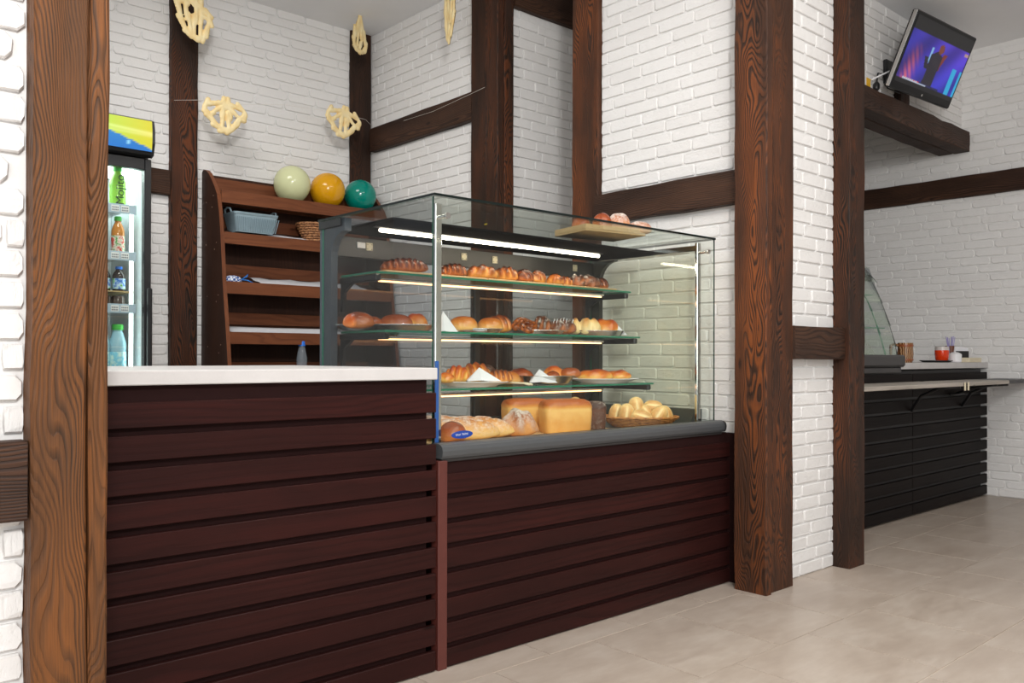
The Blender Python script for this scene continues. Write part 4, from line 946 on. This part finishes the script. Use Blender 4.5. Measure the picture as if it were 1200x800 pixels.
b, cols = pic_grid(40, 26, lambda u, v: (FX0+0.012+u*(FX1-FX0-0.03), 4.7437-0.008*math.sin(PI*v), 2.155+v*0.165), sign_col)
pic_part('sign_panel', b, cols, emit_attr('backlit_sign', 0.95), hdo)
M_RAIL = plain('price_rail_plastic', lin(176, 196, 214), 0.3); M_INK = plain('print_ink', lin(60, 66, 92), 0.6)
FS = [(1.822, 1.872), (1.567, 1.617), (1.282, 1.332)]
for k, (z0, z1) in enumerate(FS):
    b = MB(); b.cbox(FX0+0.06, 1.585, 4.85, 4.856, z0, z1, 0.001); rl = part('price_rail', b, M_RAIL, fr)
    b = MB(); b.cbox(FX0+0.05, 1.55, 4.858, 5.33, z0+0.02, z0+0.026, 0.001); part('wire_shelf', b, M_STEEL, fr)
    for x in (1.455, 1.505):
        b = MB(); b.cbox(x, x+0.042, 4.8485, 4.8498, z0+0.008, z1-0.008, 0.0003); tg = part('price_tag', b, M_WHITE, rl)
        b = MB()
        for r_ in range(2):
            for q in range(5): b.cbox(x+0.004+q*0.007, x+0.004+q*0.007+0.004, 4.8475, 4.8484, z0+0.013+r_*0.013, z0+0.013+r_*0.013+0.007, 0.0002)
        part('print', b, M_INK, tg)
b = MB(); b.cbox(FX0+0.05, 1.575, 4.86, 5.33, 1.396, 1.402, 0.001); part('wire_shelf', b, plain('amber_strip', lin(196, 168, 120), 0.4), fr)
b = MB(); b.cbox(FX0+0.05, 1.575, 4.86, 5.33, 0.94, 0.946, 0.001); part('wire_shelf', b, M_STEEL, fr)
gm = bottle((1.505, 4.91, 1.848), 0.235, 0.042, liquid('lime_green_bottle', lin(150, 214, 70), 0.95), M_CAPG, 'lime green bottle lettered Mojito on the top fridge shelf')
cv = bpy.data.curves.new('lettering', 'FONT'); cv.body = 'Mojito'; cv.size = 0.062; cv.extrude = 0.0004
to = bpy.data.objects.new('lettering', cv); COL.objects.link(to); bpy.context.view_layer.update()
me = bpy.data.meshes.new_from_object(to.evaluated_get(bpy.context.evaluated_depsgraph_get())); bpy.data.objects.remove(to); me.materials.clear(); me.materials.append(plain('dark_green_ink', lin(40, 70, 30), 0.6))
to = bpy.data.objects.new('lettering', me); COL.objects.link(to); to.parent = gm; to.rotation_euler = (PI/2, -PI/2, 0); to.location = (0.020, -0.0445, 0.022)
t = NT('fruit_label'); n_ = t.noise(t.coord(), 45, 2); t.set(Base_Color=t.ramp(n_, [(0.35, lin(70, 150, 60)), (0.48, lin(236, 226, 214)), (0.6, lin(206, 60, 44))]), Roughness=0.4)
bottle((1.505, 4.90, 1.594), 0.215, 0.034, liquid('amber_juice', lin(206, 130, 40), 0.9), M_CAPG, 'amber juice bottle with fruit label on the second fridge shelf', t.m, (0.08, 0.5))
t = NT('blue_wave_label'); n_ = t.noise(t.coord(), 50, 2); t.set(Base_Color=t.ramp(n_, [(0.4, lin(40, 110, 200)), (0.55, lin(200, 226, 246)), (0.65, lin(110, 190, 70))]), Roughness=0.4)
for x, lb in ((1.435, 'dark drink bottle with blue cap, left one on the third fridge shelf'), (1.512, 'dark drink bottle with blue cap, right one on the third fridge shelf')):
    bottle((x, 4.905, 1.4025), 0.135, 0.033, liquid('dark_drink', lin(44, 34, 34), 0.95), M_CAPB, lb, t.m, (0.08, 0.5), 'small bottles on the third fridge shelf', 0.45)
for x, lb in ((1.44, 'left dark glass jar under the blue-capped bottles'), (1.508, 'right dark glass jar under the blue-capped bottles')):
    b = MB(); b.lathe([(0.001, 0), (0.03, 0), (0.033, 0.005), (0.033, 0.06), (0.03, 0.068), (0.001, 0.068)], 18, cap=False); solo('glass_jar', b, liquid('dark_jar', lin(86, 70, 64), 0.9), lb, 'jar', (x, 4.905, 1.3085), 'jars in the fridge', 'auto')
t = NT('aqua_label'); n_ = t.noise(t.coord(), 40, 2); t.set(Base_Color=t.ramp(n_, [(0.4, lin(130, 210, 236)), (0.6, lin(220, 246, 240))]), Roughness=0.4)
for x, lb, cp in ((1.425, 'pale blue water bottle with blue cap, left one on the lowest fridge shelf', M_CAPB), (1.508, 'pale blue water bottle with wide green cap on the lowest fridge shelf', M_CAPG)):
    bottle((x, 4.91, 0.947), 0.275, 0.044, liquid('pale_blue_water', (0.42, 0.72, 0.86, 1), 0.7), cp, lb, t.m, (0.15, 0.45), None, 0.55)

# ------------------------------------------------------------------ hanging bread ornaments on threads
M_THREAD = plain('white_thread', lin(226, 222, 214), 0.7)
def lattice(outer, h=0.011, n=64):
    """flat pierced bread in the plane x-z: a union of fat strokes, domed on both faces, its openings left open"""
    segs = []
    for pts, r in outer:
        for i in range(len(pts)-1):
            q = 0.5+0.5*math.sin(i*0.45+len(pts)); segs.append((pts[i], pts[i+1], r*(0.82+0.16*q)))
    x0 = min(min(p[0], q[0]) for p, q, _ in segs)-0.03; x1 = max(max(p[0], q[0]) for p, q, _ in segs)+0.03
    z0 = min(min(p[1], q[1]) for p, q, _ in segs)-0.03; z1 = max(max(p[1], q[1]) for p, q, _ in segs)+0.03
    st = max(x1-x0, z1-z0)/n
    def sdf(x, z_):
        d = 9
        for (ax, az), (bx, bz), r in segs:
            ux, uz = bx-ax, bz-az; L2 = ux*ux+uz*uz+1e-12
            t = min(1, max(0, ((x-ax)*ux+(z_-az)*uz)/L2)); d = min(d, math.hypot(x-ax-t*ux, z_-az-t*uz)-r)
        return d
    nx, nz = int((x1-x0)/st)+1, int((z1-z0)/st)+1
    D = [[sdf(x0+i*st, z0+j*st) for i in range(nx)] for j in range(nz)]
    b = MB(); cr = {}; idx = {}
    def node(i, j):
        if (i, j) in idx: return idx[i, j]
        d = D[j][i]; x, z_ = x0+i*st, z0+j*st
        gx = D[j][min(i+1, nx-1)]-D[j][max(i-1, 0)]; gz = D[min(j+1, nz-1)][i]-D[max(j-1, 0)][i]; g = math.hypot(gx, gz)+1e-9
        if d > -0.5*st: x -= d*gx/g; z_ -= d*gz/g; d = 0
        y = h*math.sqrt(min(1.0, max(0.0, -d)/0.012))*(0.85+0.15*math.sin(x*70+z_*55))
        k = len(b.v); b.v += [(x, -y-0.0006, z_), (x, y+0.0006, z_)]; idx[i, j] = k
        cr[k] = cr[k+1] = 0.30+0.40*(1-min(1, y/h))*0.6+0.18*math.sin(x*48+1)*math.cos(z_*52)
        return k
    for j in range(nz-1):
        for i in range(nx-1):
            if max(D[j][i], D[j][i+1], D[j+1][i], D[j+1][i+1]) < 0.62*st:
                q = [node(i, j), node(i+1, j), node(i+1, j+1), node(i, j+1)]
                b.f += [tuple(q), tuple(k+1 for k in reversed(q))]; b.mi += [0, 0]
    b.at['crust'] = cr; return b
def spl(pts, n=6):
    out = []
    P = [Vector((*p, 0)) for p in pts]
    for i in range(len(P)-1):
        p0, p1, p2, p3 = P[max(i-1, 0)], P[i], P[i+1], P[min(i+2, len(P)-1)]
        for k in range(n):
            t = k/n; q = 0.5*((2*p1)+(p2-p0)*t+(2*p0-5*p1+4*p2-p3)*t*t+(3*p1-3*p2+p0-p3)*t**3); out.append((q.x, q.y))
    out.append((P[-1].x, P[-1].y)); return out
def fan_orn():
    R = []
    R.append((spl([(-0.10, 0.075), (-0.05, 0.092), (0, 0.095), (0.05, 0.092), (0.10, 0.08), (0.135, 0.055), (0.13, -0.005), (0.10, 0.0)]), 0.017))
    R.append((spl([(-0.10, 0.075), (-0.135, 0.05), (-0.13, -0.01), (-0.10, -0.005), (-0.075, 0.01)]), 0.017))
    R.append((spl([(-0.10, -0.005), (-0.085, -0.045), (-0.045, -0.085), (0.0, -0.105), (0.04, -0.095), (0.075, -0.055), (0.10, 0.0)]), 0.020))
    R.append((spl([(0, 0.09), (-0.045, 0.055), (-0.10, 0.0)]), 0.016)); R.append((spl([(0, 0.09), (0.05, 0.055), (0.10, 0.005)]), 0.016))
    R.append((spl([(-0.005, 0.09), (-0.02, 0.02), (-0.022, -0.09)]), 0.018)); R.append((spl([(0.005, 0.09), (0.035, 0.02), (0.028, -0.09)]), 0.018))
    R.append((spl([(-0.01, 0.075), (0.012, 0.07)]), 0.02)); return R
def leaf_orn():
    R = []
    R.append((spl([(-0.10, 0.16), (-0.085, 0.09), (-0.07, 0.02), (-0.05, -0.06), (-0.01, -0.125), (0.04, -0.145), (0.075, -0.13)]), 0.016))
    R.append((spl([(0.075, -0.13), (0.10, -0.06), (0.115, 0.0), (0.10, 0.05), (0.05, 0.075), (-0.01, 0.09), (-0.06, 0.14), (-0.10, 0.16)]), 0.015))
    R.append((spl([(-0.075, 0.065), (-0.03, 0.085)]), 0.015)); R.append((spl([(-0.02, 0.07), (-0.028, 0.0), (0.0, -0.11)]), 0.016))
    R.append((spl([(0.015, 0.08), (0.035, 0.0), (0.02, -0.13)]), 0.015)); R.append((spl([(0.06, 0.07), (0.065, 0.0), (0.06, -0.12)]), 0.016)); R.append((spl([(0.06, 0.02), (0.11, 0.0)]), 0.014)); return R
def drop_orn():
    R = []
    R.append((spl([(0, 0.15), (-0.035, 0.08), (-0.05, 0.0), (-0.062, -0.06), (-0.04, -0.12), (0, -0.135), (0.035, -0.12)]), 0.017))
    R.append((spl([(0, 0.15), (0.025, 0.08), (0.05, 0.0), (0.068, -0.05), (0.065, -0.10), (0.035, -0.12)]), 0.017))
    R.append((spl([(-0.005, 0.14), (-0.018, 0.03), (-0.03, -0.11)]), 0.013)); R.append((spl([(0.01, 0.12), (0.012, 0.0), (0.02, -0.06), (0.0, -0.12)]), 0.013)); return R
def long_orn():
    R = []
    R.append((spl([(-0.05, 0.12), (-0.06, 0.04), (-0.045, -0.05), (-0.02, -0.12), (0.012, -0.165)]), 0.014))
    R.append((spl([(0.05, 0.12), (0.062, 0.06), (0.05, -0.02), (0.045, -0.08), (0.03, -0.14), (0.012, -0.165)]), 0.016))
    R.append((spl([(-0.05, 0.12), (0.0, 0.145), (0.05, 0.12)]), 0.015)); R.append((spl([(-0.015, 0.13), (-0.02, 0.0), (0.008, -0.15)]), 0.014)); R.append((spl([(0.02, 0.13), (0.015, 0.0), (0.012, -0.14)]), 0.014)); return R
def ornament(kind, loc, rot, label, tilt=0.0, scale=1.0, thread_top=None):
    zk = 0.84 if kind in (fan_orn, drop_orn) else 1.0
    t = thing('bread_ornament', label, 'ornament', loc, rot, None)
    b = lattice([([(x, z_*zk) for x, z_ in p], q) for p, q in kind()]); b.v = [(x*scale*math.cos(tilt)-z_*scale*math.sin(tilt), y*scale, x*scale*math.sin(tilt)+z_*scale*math.cos(tilt)) for x, y, z_ in b.v]
    part('pierced_bread', b, B_DRY, t, world=False, smooth=True)
    if thread_top: b = MB(); b.tube([(0, 0.0, 0.09), (0, 0, thread_top-loc[2])], 0.0008, 5); part('thread', b, M_THREAD, t, world=False)
    return t
OY = 5.17
ornament(leaf_orn, (2.005, OY, 3.125), 0.0, 'leaf-shaped pierced bread ornament hanging before the post by the fridge', 0.0, 0.98, CEIL)
ornament(fan_orn, (2.222, OY, 2.548), 0.0, 'fan-shaped bread ornament hanging above the left end of the rack', 0.0, 0.96)
ornament(fan_orn, (3.066, OY, 2.665), 0.0, 'fan-shaped bread ornament hanging beside the back corner post', -0.12, 0.92)
ornament(drop_orn, (3.195, OY, 3.293), 0.35, 'drop-shaped bread ornament high before the back corner post', -0.05, 0.98, CEIL)
ornament(long_orn, (3.25, 4.21, 3.17), 1.0+PI/2-1.2, 'long pointed bread ornament hanging under the ceiling near the niche', 0.0, 0.98, CEIL)
b = MB(); P_ = [(1.99, 5.40, 2.655), (2.10, 5.25, 2.645), (2.232, 5.222, 2.64), (2.65, 5.21, 2.715), (3.066, 5.222, 2.745), (3.30, 5.26, 2.75), (3.415, 5.35, 2.74)]
b.tube(P_, 0.0011, 5); solo('hanging_thread', b, M_THREAD, 'thin white thread between the back posts carrying the fan ornaments', 'thread')
b = MB(); b.tube([(3.416, 4.95, 2.70), (3.412, 4.6, 2.69), (3.410, 4.2, 2.715), (3.409, 4.06, 2.725)], 0.0011, 5); solo('hanging_thread', b, M_THREAD, 'thin white thread along the dark beam by the niche', 'thread')
b = MB(); b.cbox(3.4085, 3.4115, 4.035, 4.06, 1.868, 1.876, 0.0005); solo('yellow_sticker', b, plain('yellow_sticker', lin(236, 206, 40), 0.5), 'tiny yellow sticker on the dark niche post above the case', 'sticker')

# ------------------------------------------------------------------ far counter
fc = thing('far_counter', 'black-brown slatted counter with pale stone top by the far right wall', 'counter', (4.7, 2.43, 0))
b = MB(); b.cbox(4.5, 6.99, 2.452, 2.47, 0.02, 0.965, 0.002); part('backing', b, plain('black_backing', lin(24, 22, 23), 0.5), fc)
b = MB(); b.cbox(4.5, 7.0, 2.471, 3.1, 0.05, 0.94, 0.002); part('carcass', b, plain('black_backing', lin(24, 22, 23), 0.5), fc)
tops = [0.943-0.0862*k for k in range(11)]
for x0, x1 in ((4.5, 5.735), (5.742, 7.06)):
    slats(fc, x0, x1, 2.43, tops, 0.068, M_SLAT_FAR)
b = MB(); b.cbox(5.56, 7.07, 2.425, 3.1, 0.974, 1.016, 0.002); part('countertop', b, M_COUNTER, fc, label='pale stone countertop')
b = MB(); b.cbox(4.5, 5.558, 2.425, 3.1, 0.95, 0.99, 0.006); b.cbox(4.5, 5.59, 2.41, 2.44, 0.99, 1.068, 0.012); b.cbox(4.5, 5.555, 2.45, 3.1, 0.991, 1.06, 0.004); part('display_base', b, M_DARKGREY, fc)
# curved glass display on it
cg = thing('curved_glass_display', 'small curved glass display on the far counter beside the dark post', 'display case', (4.6, 2.46, 1.0685))
cp = [(2.469, 1.0695), (2.47, 1.10), (2.485, 1.167), (2.53, 1.314), (2.587, 1.468), (2.645, 1.585), (2.70, 1.67), (2.80, 1.72), (2.95, 1.74)]
cs = spl(cp, 4); b = MB(); vs = []; fs = []; n = len(cs)
for y, z_ in cs: vs += [(4.5, y, z_), (5.585, y, z_), (4.5, y+0.005, z_+0.002), (5.585, y+0.005, z_+0.002)]
mi = []
for i in range(n-1):
    a = i*4; fs += [(a, a+1, a+5, a+4), (a+2, a+6, a+7, a+3), (a+1, a+3, a+7, a+5), (a, a+4, a+6, a+2)]; mi += [0, 0, 1, 1]
b.add(vs, fs, mi); part('curved_front', b, [M_GLASS, M_GLASS_EDGE], cg, smooth=False)
b = MB(); b.prism([(2.476, 1.07)]+[(y+0.008, z_) for y, z_ in cs[1:]]+[(2.95, 1.07)], 0, 5.577, 5.583, 0); part('end_pane', b, M_GLASS_SMOKE, cg)
for z_, y0 in ((1.24, 2.53), (1.46, 2.61)):
    b = MB(); b.box(4.55, 5.55, y0, 2.92, z_, z_+0.006, 0, (2, 1)); part('glass_shelf', b, [M_GLASS, M_GLASS_EDGE2], cg)
    b = MB(); b.cbox(4.6, 5.5, y0+0.12, y0+0.13, z_-0.012, z_-0.004, 0.001); part('lamp_strip', b, emit('dim_display_led', (1.0, 0.86, 0.62, 1), 3), cg)
ar = MB(); ar.tube([(5.56, y+0.06, z_-0.05) for y, z_ in cs[4:22]], 0.004, 6); part('inner_arm', ar, M_GLASS_EDGE2, cg, smooth=True)
b = MB(); b.prism([(2.52, 1.0695), (2.80, 1.0695), (2.80, 1.26), (2.70, 1.255), (2.58, 1.16)], 0, 5.18, 5.40); part('inner_hood', b, M_STEEL, cg)
fgm = thing('dark_figurine', 'glossy dark brown rounded figurine on a stand inside the curved display', 'figurine', (5.07, 2.60, 1.2465))
b = lumpy(0.06, 0.05, 0.10, 91, 0.15); b.v = [(x, y, z_+0.031) for x, y, z_ in b.v]; part('body', b, plain('dark_brown_glaze', lin(74, 42, 22), 0.2), fgm, world=False, smooth=True)
b = MB(); b.lathe([(0.06, 0), (0.06, 0.01), (0.03, 0.014), (0.03, 0.03)], 16); part('stand', b, M_DARK, fgm, world=False, smooth='auto')

# tray slide in front of the far counter
ts = thing('tray_slide', 'grey slatted tray slide in front of the far black-brown counter', 'tray slide', (4.25, 2.08, 0.865))
for y0 in (2.085, 2.18, 2.275):
    for x0, x1 in ((4.243, 5.665), (5.74, 6.47)):
        b = MB(); b.cbox(x0, x1, y0, y0+0.088, 0.872, 0.896, 0.003); b.grain(0); part('slat', b, M_TRAYRAIL, ts)
    b = MB(); b.cbox(6.472, 7.07, y0, y0+0.088, 0.872, 0.896, 0.003); part('slat', b, M_DARK, ts, label='black end slat')
for x in (5.668, 5.722):
    b = MB(); b.cbox(x, x+0.016, 2.078, 2.0845, 0.845, 0.897, 0.001); part('end_tab', b, M_CREAM, ts)
b = MB(); b.cbox(5.666, 5.739, 2.09, 2.36, 0.875, 0.893, 0.003); part('hinge', b, M_DARK, ts)
for x in (5.70, 6.55):
    b = MB(); b.tube([(x, 2.12, 0.866), (x, 2.25, 0.855), (x, 2.36, 0.80), (x, 2.425, 0.70)], 0.011, 8); part('bracket', b, M_DARK, ts, smooth=True)
b = MB(); b.tube([(6.28, 2.40, 0.79), (6.52, 2.40, 0.79)], 0.008, 8); b.tube([(6.34, 2.12, 0.866), (6.40, 2.30, 0.84), (6.40, 2.425, 0.79)], 0.008, 8); part('bracket', b, M_DARK, ts, smooth=True)

# things on the far counter
CZ = 1.0165
t = NT('brown_glazed_mug'); wv = t.n('ShaderNodeTexWave'); wv.inputs['Scale'].default_value = 26; wv.inputs['Distortion'].default_value = 4; t.l(t.coord(), wv.inputs[0])
t.set(Base_Color=t.ramp(wv.outputs[1], [(0.2, lin(92, 56, 32)), (0.6, lin(150, 104, 68)), (0.9, lin(186, 150, 112))]), Roughness=0.25); M_MUG = t.m
mg = thing('beer_mug', 'brown carved barrel mug with big handle beside the curved display', 'mug', (5.905, 2.55, CZ), V)
b = MB(); b.lathe([(0.001, 0), (0.042, 0), (0.046, 0.01), (0.052, 0.06), (0.048, 0.11), (0.05, 0.125), (0.049, 0.135), (0.044, 0.135), (0.044, 0.12), (0.045, 0.06), (0.04, 0.012), (0.001, 0.01)], 24, cap=False); part('cup', b, M_MUG, mg, world=False, smooth='auto')
for z_, h_ in ((0.013, 0.012), (0.108, 0.016)):
    b = MB(); b.lathe([(0.049 if z_ < .05 else 0.051, z_), (0.052, z_+h_*0.5), (0.049 if z_ < .05 else 0.051, z_+h_)], 24, cap=False); part('hoop', b, plain('reddish_hoop', lin(142, 76, 40), 0.3), mg, world=False, smooth=True)
b = MB(); b.tube([(-0.045, 0, 0.115), (-0.075, 0, 0.125), (-0.10, 0, 0.118), (-0.10, 0, 0.07), (-0.10, 0, 0.02), (-0.07, 0, 0.015), (-0.044, 0, 0.03)], [0.008, 0.009, 0.011, 0.009, 0.011, 0.009, 0.008], 8); part('handle', b, M_MUG, mg, world=False, smooth=True)
b = MB(); b.lathe([(0.001, 0), (0.085, 0), (0.11, 0.012), (0.11, 0.015), (0.085, 0.005), (0.001, 0.004)], 28, cap=False)
solo('round_tray', b, M_DARK, 'flat black round tray under the red candle glass', 'tray', (6.375, 2.535, CZ), None, 'auto')
cd = thing('candle_glass', 'bright red-orange candle glass with white rim on the black tray', 'candle', (6.44, 2.52, CZ+0.0055))
b = MB(); b.lathe([(0.001, 0), (0.034, 0), (0.044, 0.02), (0.048, 0.06), (0.047, 0.082), (0.001, 0.082)], 22, cap=False); part('cup', b, plain('red_orange_glass', lin(226, 62, 20), 0.12), cd, world=False, smooth='auto')
b = MB(); b.lathe([(0.047, 0.0825), (0.046, 0.108), (0.042, 0.108), (0.042, 0.0825)], 22, cap=False); part('rim', b, plain('frosted_rim', lin(206, 196, 192), 0.3), cd, world=False, smooth='auto')
sg = thing('sugar_pot', 'small white fluted pot right of the red candle glass', 'pot', (6.575, 2.48, CZ))
b = MB(); b.lathe([(0.001, 0), (0.038, 0), (0.044, 0.006), (0.044, 0.058), (0.036, 0.066), (0.001, 0.066)], 16, cap=False); part('cup', b, M_WHITE, sg, world=False, smooth=False)
b = MB(); b.lathe([(0.001, 0.0665), (0.034, 0.0665), (0.02, 0.074), (0.006, 0.075), (0.006, 0.08), (0.001, 0.08)], 16, cap=False); part('lid', b, M_WHITE, sg, world=False, smooth='auto')
sc_ = thing('stirrer_cup', 'brown cup holding pale violet drinking straws behind the white pot', 'cup', (6.86, 2.62, CZ))
b = MB(); b.lathe([(0.001, 0), (0.034, 0), (0.04, 0.125), (0.036, 0.125), (0.03, 0.006), (0.001, 0.006)], 18, cap=False); part('cup', b, plain('brown_cup', lin(110, 62, 40), 0.4), sc_, world=False, smooth='auto')
M_STRAW = plain('violet_straw', lin(164, 156, 206), 0.4); rn = random.Random(9)
for k in range(12):
    a = rn.uniform(-0.5, 0.5)-0.15; q = rn.uniform(-0.3, 0.3); b = MB(); b.tube([(0.012*a, 0.012*q, 0.008), (0.012*a+0.19*math.sin(a), 0.05*q, 0.19+rn.uniform(-0.012, 0.012))], 0.0026, 6)
    part('straw', b, M_STRAW, sc_, world=False)
nh = thing('napkin_holder', 'black holder with white paper napkins at the far counter end', 'napkin holder', (6.885, 2.56, CZ), V)
b = MB()
for q in ((-0.05, 0.05, -0.03, -0.026, 0.0, 0.085), (-0.05, 0.05, 0.026, 0.03, 0.0, 0.085), (-0.05, 0.05, -0.0255, 0.0255, 0, 0.004)): b.cbox(*q, c=0.001)
part('holder', b, M_DARK, nh, world=False)
b = MB(); b.add([(-0.06, -0.02, 0.006), (0.048, -0.02, 0.006), (0.052, -0.02, 0.108), (-0.052, -0.02, 0.122), (-0.06, 0.02, 0.006), (0.048, 0.02, 0.006), (0.052, 0.02, 0.112), (-0.045, 0.02, 0.126)], [(0, 1, 2, 3), (7, 6, 5, 4), (0, 4, 5, 1), (1, 5, 6, 2), (2, 6, 7, 3), (3, 7, 4, 0)]); part('napkins', b, M_PAPER, nh, world=False)
b = MB(); b.cbox(-0.12, 0.12, -0.04, 0.04, 0, 0.035, 0.003); solo('cream_box', b, M_CREAM, 'low cream box at the right end of the far counter', 'box', (6.87, 2.485, CZ))

# ------------------------------------------------------------------ television on the beam
tv = thing('television', 'tilted flat television showing a blue concert above the far counter', 'television', (5.95, 2.375, 3.042))
Wt, Ht = 0.815, 0.489
tilt, yw = 0.415, -0.07
ex = Vector((math.cos(yw), math.sin(yw), 0)); n0 = Vector((math.sin(yw), -math.cos(yw), 0)); ez = Vector((0, 0, 1))*math.cos(tilt)+n0*math.sin(tilt); ey = ez.cross(ex)   # ey points into the set
MT = Matrix((ex, ey, ez)).transposed().to_4x4()
def tvp(b): b.v = [tuple(MT @ Vector(v)) for v in b.v]; return b
b = MB(); b.cbox(-Wt/2, Wt/2, 0.0, 0.045, -Ht/2, Ht/2, 0.008); b.cbox(-Wt/2+0.12, Wt/2-0.12, 0.0455, 0.075, -Ht/2+0.08, Ht/2-0.1, 0.015)
cab = part('cabinet', tvp(b), plain('glossy_black_bezel', lin(16, 16, 18), 0.3, spec=0.25, nz=0.02), tv, world=False)
b = MB(); b.cbox(-Wt/2-0.003, -Wt/2, 0.004, 0.03, -Ht/2+0.005, Ht/2-0.005, 0.001); part('side_trim', tvp(b), M_STEEL, cab, world=False)
def scr(u, v):
    if v > 0.80: return (0.012, 0.012, 0.013)
    if v < 0.07: return (0.010, 0.010, 0.012)
    if v < 0.105 and 0.10 < u < 0.72: return (0.55, 0.62, 0.75) if (int(u*95) % 3 and u < 0.34 or v < 0.082) and u < 0.5 else ((0.7, 0.06, 0.03) if u < 0.37 else (0.02, 0.02, 0.10))
    bgc = [0.035+0.10*u*v, 0.03+0.02*u, 0.34+0.30*u]
    rays = 0.5+0.5*math.sin(14*(u-0.6*v)); bgc = [c*(0.55+0.6*rays) for c in bgc]
    if u > 0.78 and v < 0.48 and abs((u*15) % 2-1) < 0.55: bgc = [0.03, 0.42, 0.75]
    if 0.38 < u < 0.42 and 0.42 < v < 0.66: bgc = [0.25, 0.5, 0.8]
    fl = math.exp(-((u-0.13-0.10*v)/0.075)**2)*max(0, 1-v*1.5)*abs(math.sin(v*20+u*40))
    bgc = [bgc[0]+0.85*fl, bgc[1]+0.13*fl, bgc[2]*(1-0.6*fl)]
    hd_ = ((u-0.54)/0.042)**2+((v-0.675)/0.075)**2 < 1
    cxl = 0.50+0.03*(v-0.3); hw = 0.10 if 0.36 < v < 0.56 else 0.085 if v <= 0.36 else 0.10*max(0, 1-(v-0.56)/0.08)
    body = abs(u-cxl) < hw and v < 0.64
    arm = abs((u-0.60)-0.28*(v-0.5)) < 0.03 and 0.28 < v < 0.62 or abs((u-0.36)+0.25*(v-0.45)) < 0.03 and 0.33 < v < 0.5
    if hd_: return (0.20, 0.05, 0.03)
    if body or arm: return (0.022, 0.018, 0.03) if u < 0.60 else (0.20, 0.035, 0.03)
    if u > 0.93 and 0.72 < v < 0.77: return (0.5, 0.3, 0.3)
    return tuple(bgc)
b, cols = pic_grid(96, 64, lambda u, v: tuple(MT @ Vector((-Wt/2+0.022+u*(Wt-0.044), -0.001, -Ht/2+0.05+v*(Ht-0.075)))), scr)
o = bpy.data.objects.new('screen', b.mesh('screen', emit_attr('lit_screen', 0.75), True)); COL.objects.link(o); o.parent = cab
ca = o.data.color_attributes.new('pic', 'FLOAT_COLOR', 'POINT')
for i, c in enumerate(cols): ca.data[i].color = (*c, 1)
b = MB(); b.tube([tuple(MT @ Vector((0.0, -0.0015, -Ht/2+0.022))), tuple(MT @ Vector((0.0, -0.003, -Ht/2+0.022)))], 0.008, 14); part('brand_button', b, M_STEEL, cab, world=False)  # steel brand button on the bezel, gives no light
b = MB(); b.cbox(5.70-5.95, 5.82-5.95, 2.585-2.375, 2.611-2.375, 2.90-3.042, 3.06-3.042, 0.004); b.tube([(-0.19, 0.21, -0.06), (-0.12, 0.10, -0.03), (-0.05, 0.06, 0.0)], 0.018, 8); part('wall_mount', b, M_DARK, tv, world=False)
b = MB(); b.timber(5.905, 6.045, 2.50, 2.57, 2.80, 2.89, 2, rough=0.001); b.shift((5.9, 2.5, 2.8)); solo('wooden_block', b, M_W_DARK, 'short wooden block between beam and television', 'block', (5.88, 2.572, 2.8105), kind='thing')
sk = thing('wall_socket', 'white wall socket with yellow outlet and black plug left of the television', 'socket', (5.46, 2.605, 2.852))
b = MB(); b.cbox(-0.05, 0.045, -0.004, 0.012, -0.045, 0.045, 0.003); part('plate', b, M_WHITE, sk, world=False)
b = MB(); b.cbox(-0.025, 0.028, -0.009, -0.0045, -0.028, 0.028, 0.004); part('outlet', b, plain('yellow_outlet', lin(226, 176, 40), 0.4), sk, world=False)
pg = thing('power_plug', 'black plug on a cable hanging beside the yellow outlet', 'plug', (5.56, 2.595, 2.85))
b = MB(); b.tube([(0, 0, -0.035), (0.004, 0, -0.02), (0.008, 0, 0.01), (0.014, 0, 0.03)], [0.012, 0.022, 0.022, 0.009], 10); part('body', b, M_DARK, pg, world=False, smooth=True)
b = MB(); b.tube([(0.014, 0, 0.03), (0.03, 0, 0.09), (0.10, 0, 0.10), (0.17, 0, 0.02), (0.25, -0.05, -0.01)], 0.005, 6); part('cable', b, M_DARK, pg, world=False, smooth=True)
b = MB(); b.tube([(5.485, 2.59, 2.872), (5.62, 2.55, 2.94), (5.80, 2.50, 3.02)], 0.006, 6); solo('white_cable', b, M_WHITE, 'white cable running from the socket to the television', 'cable', smooth=True)
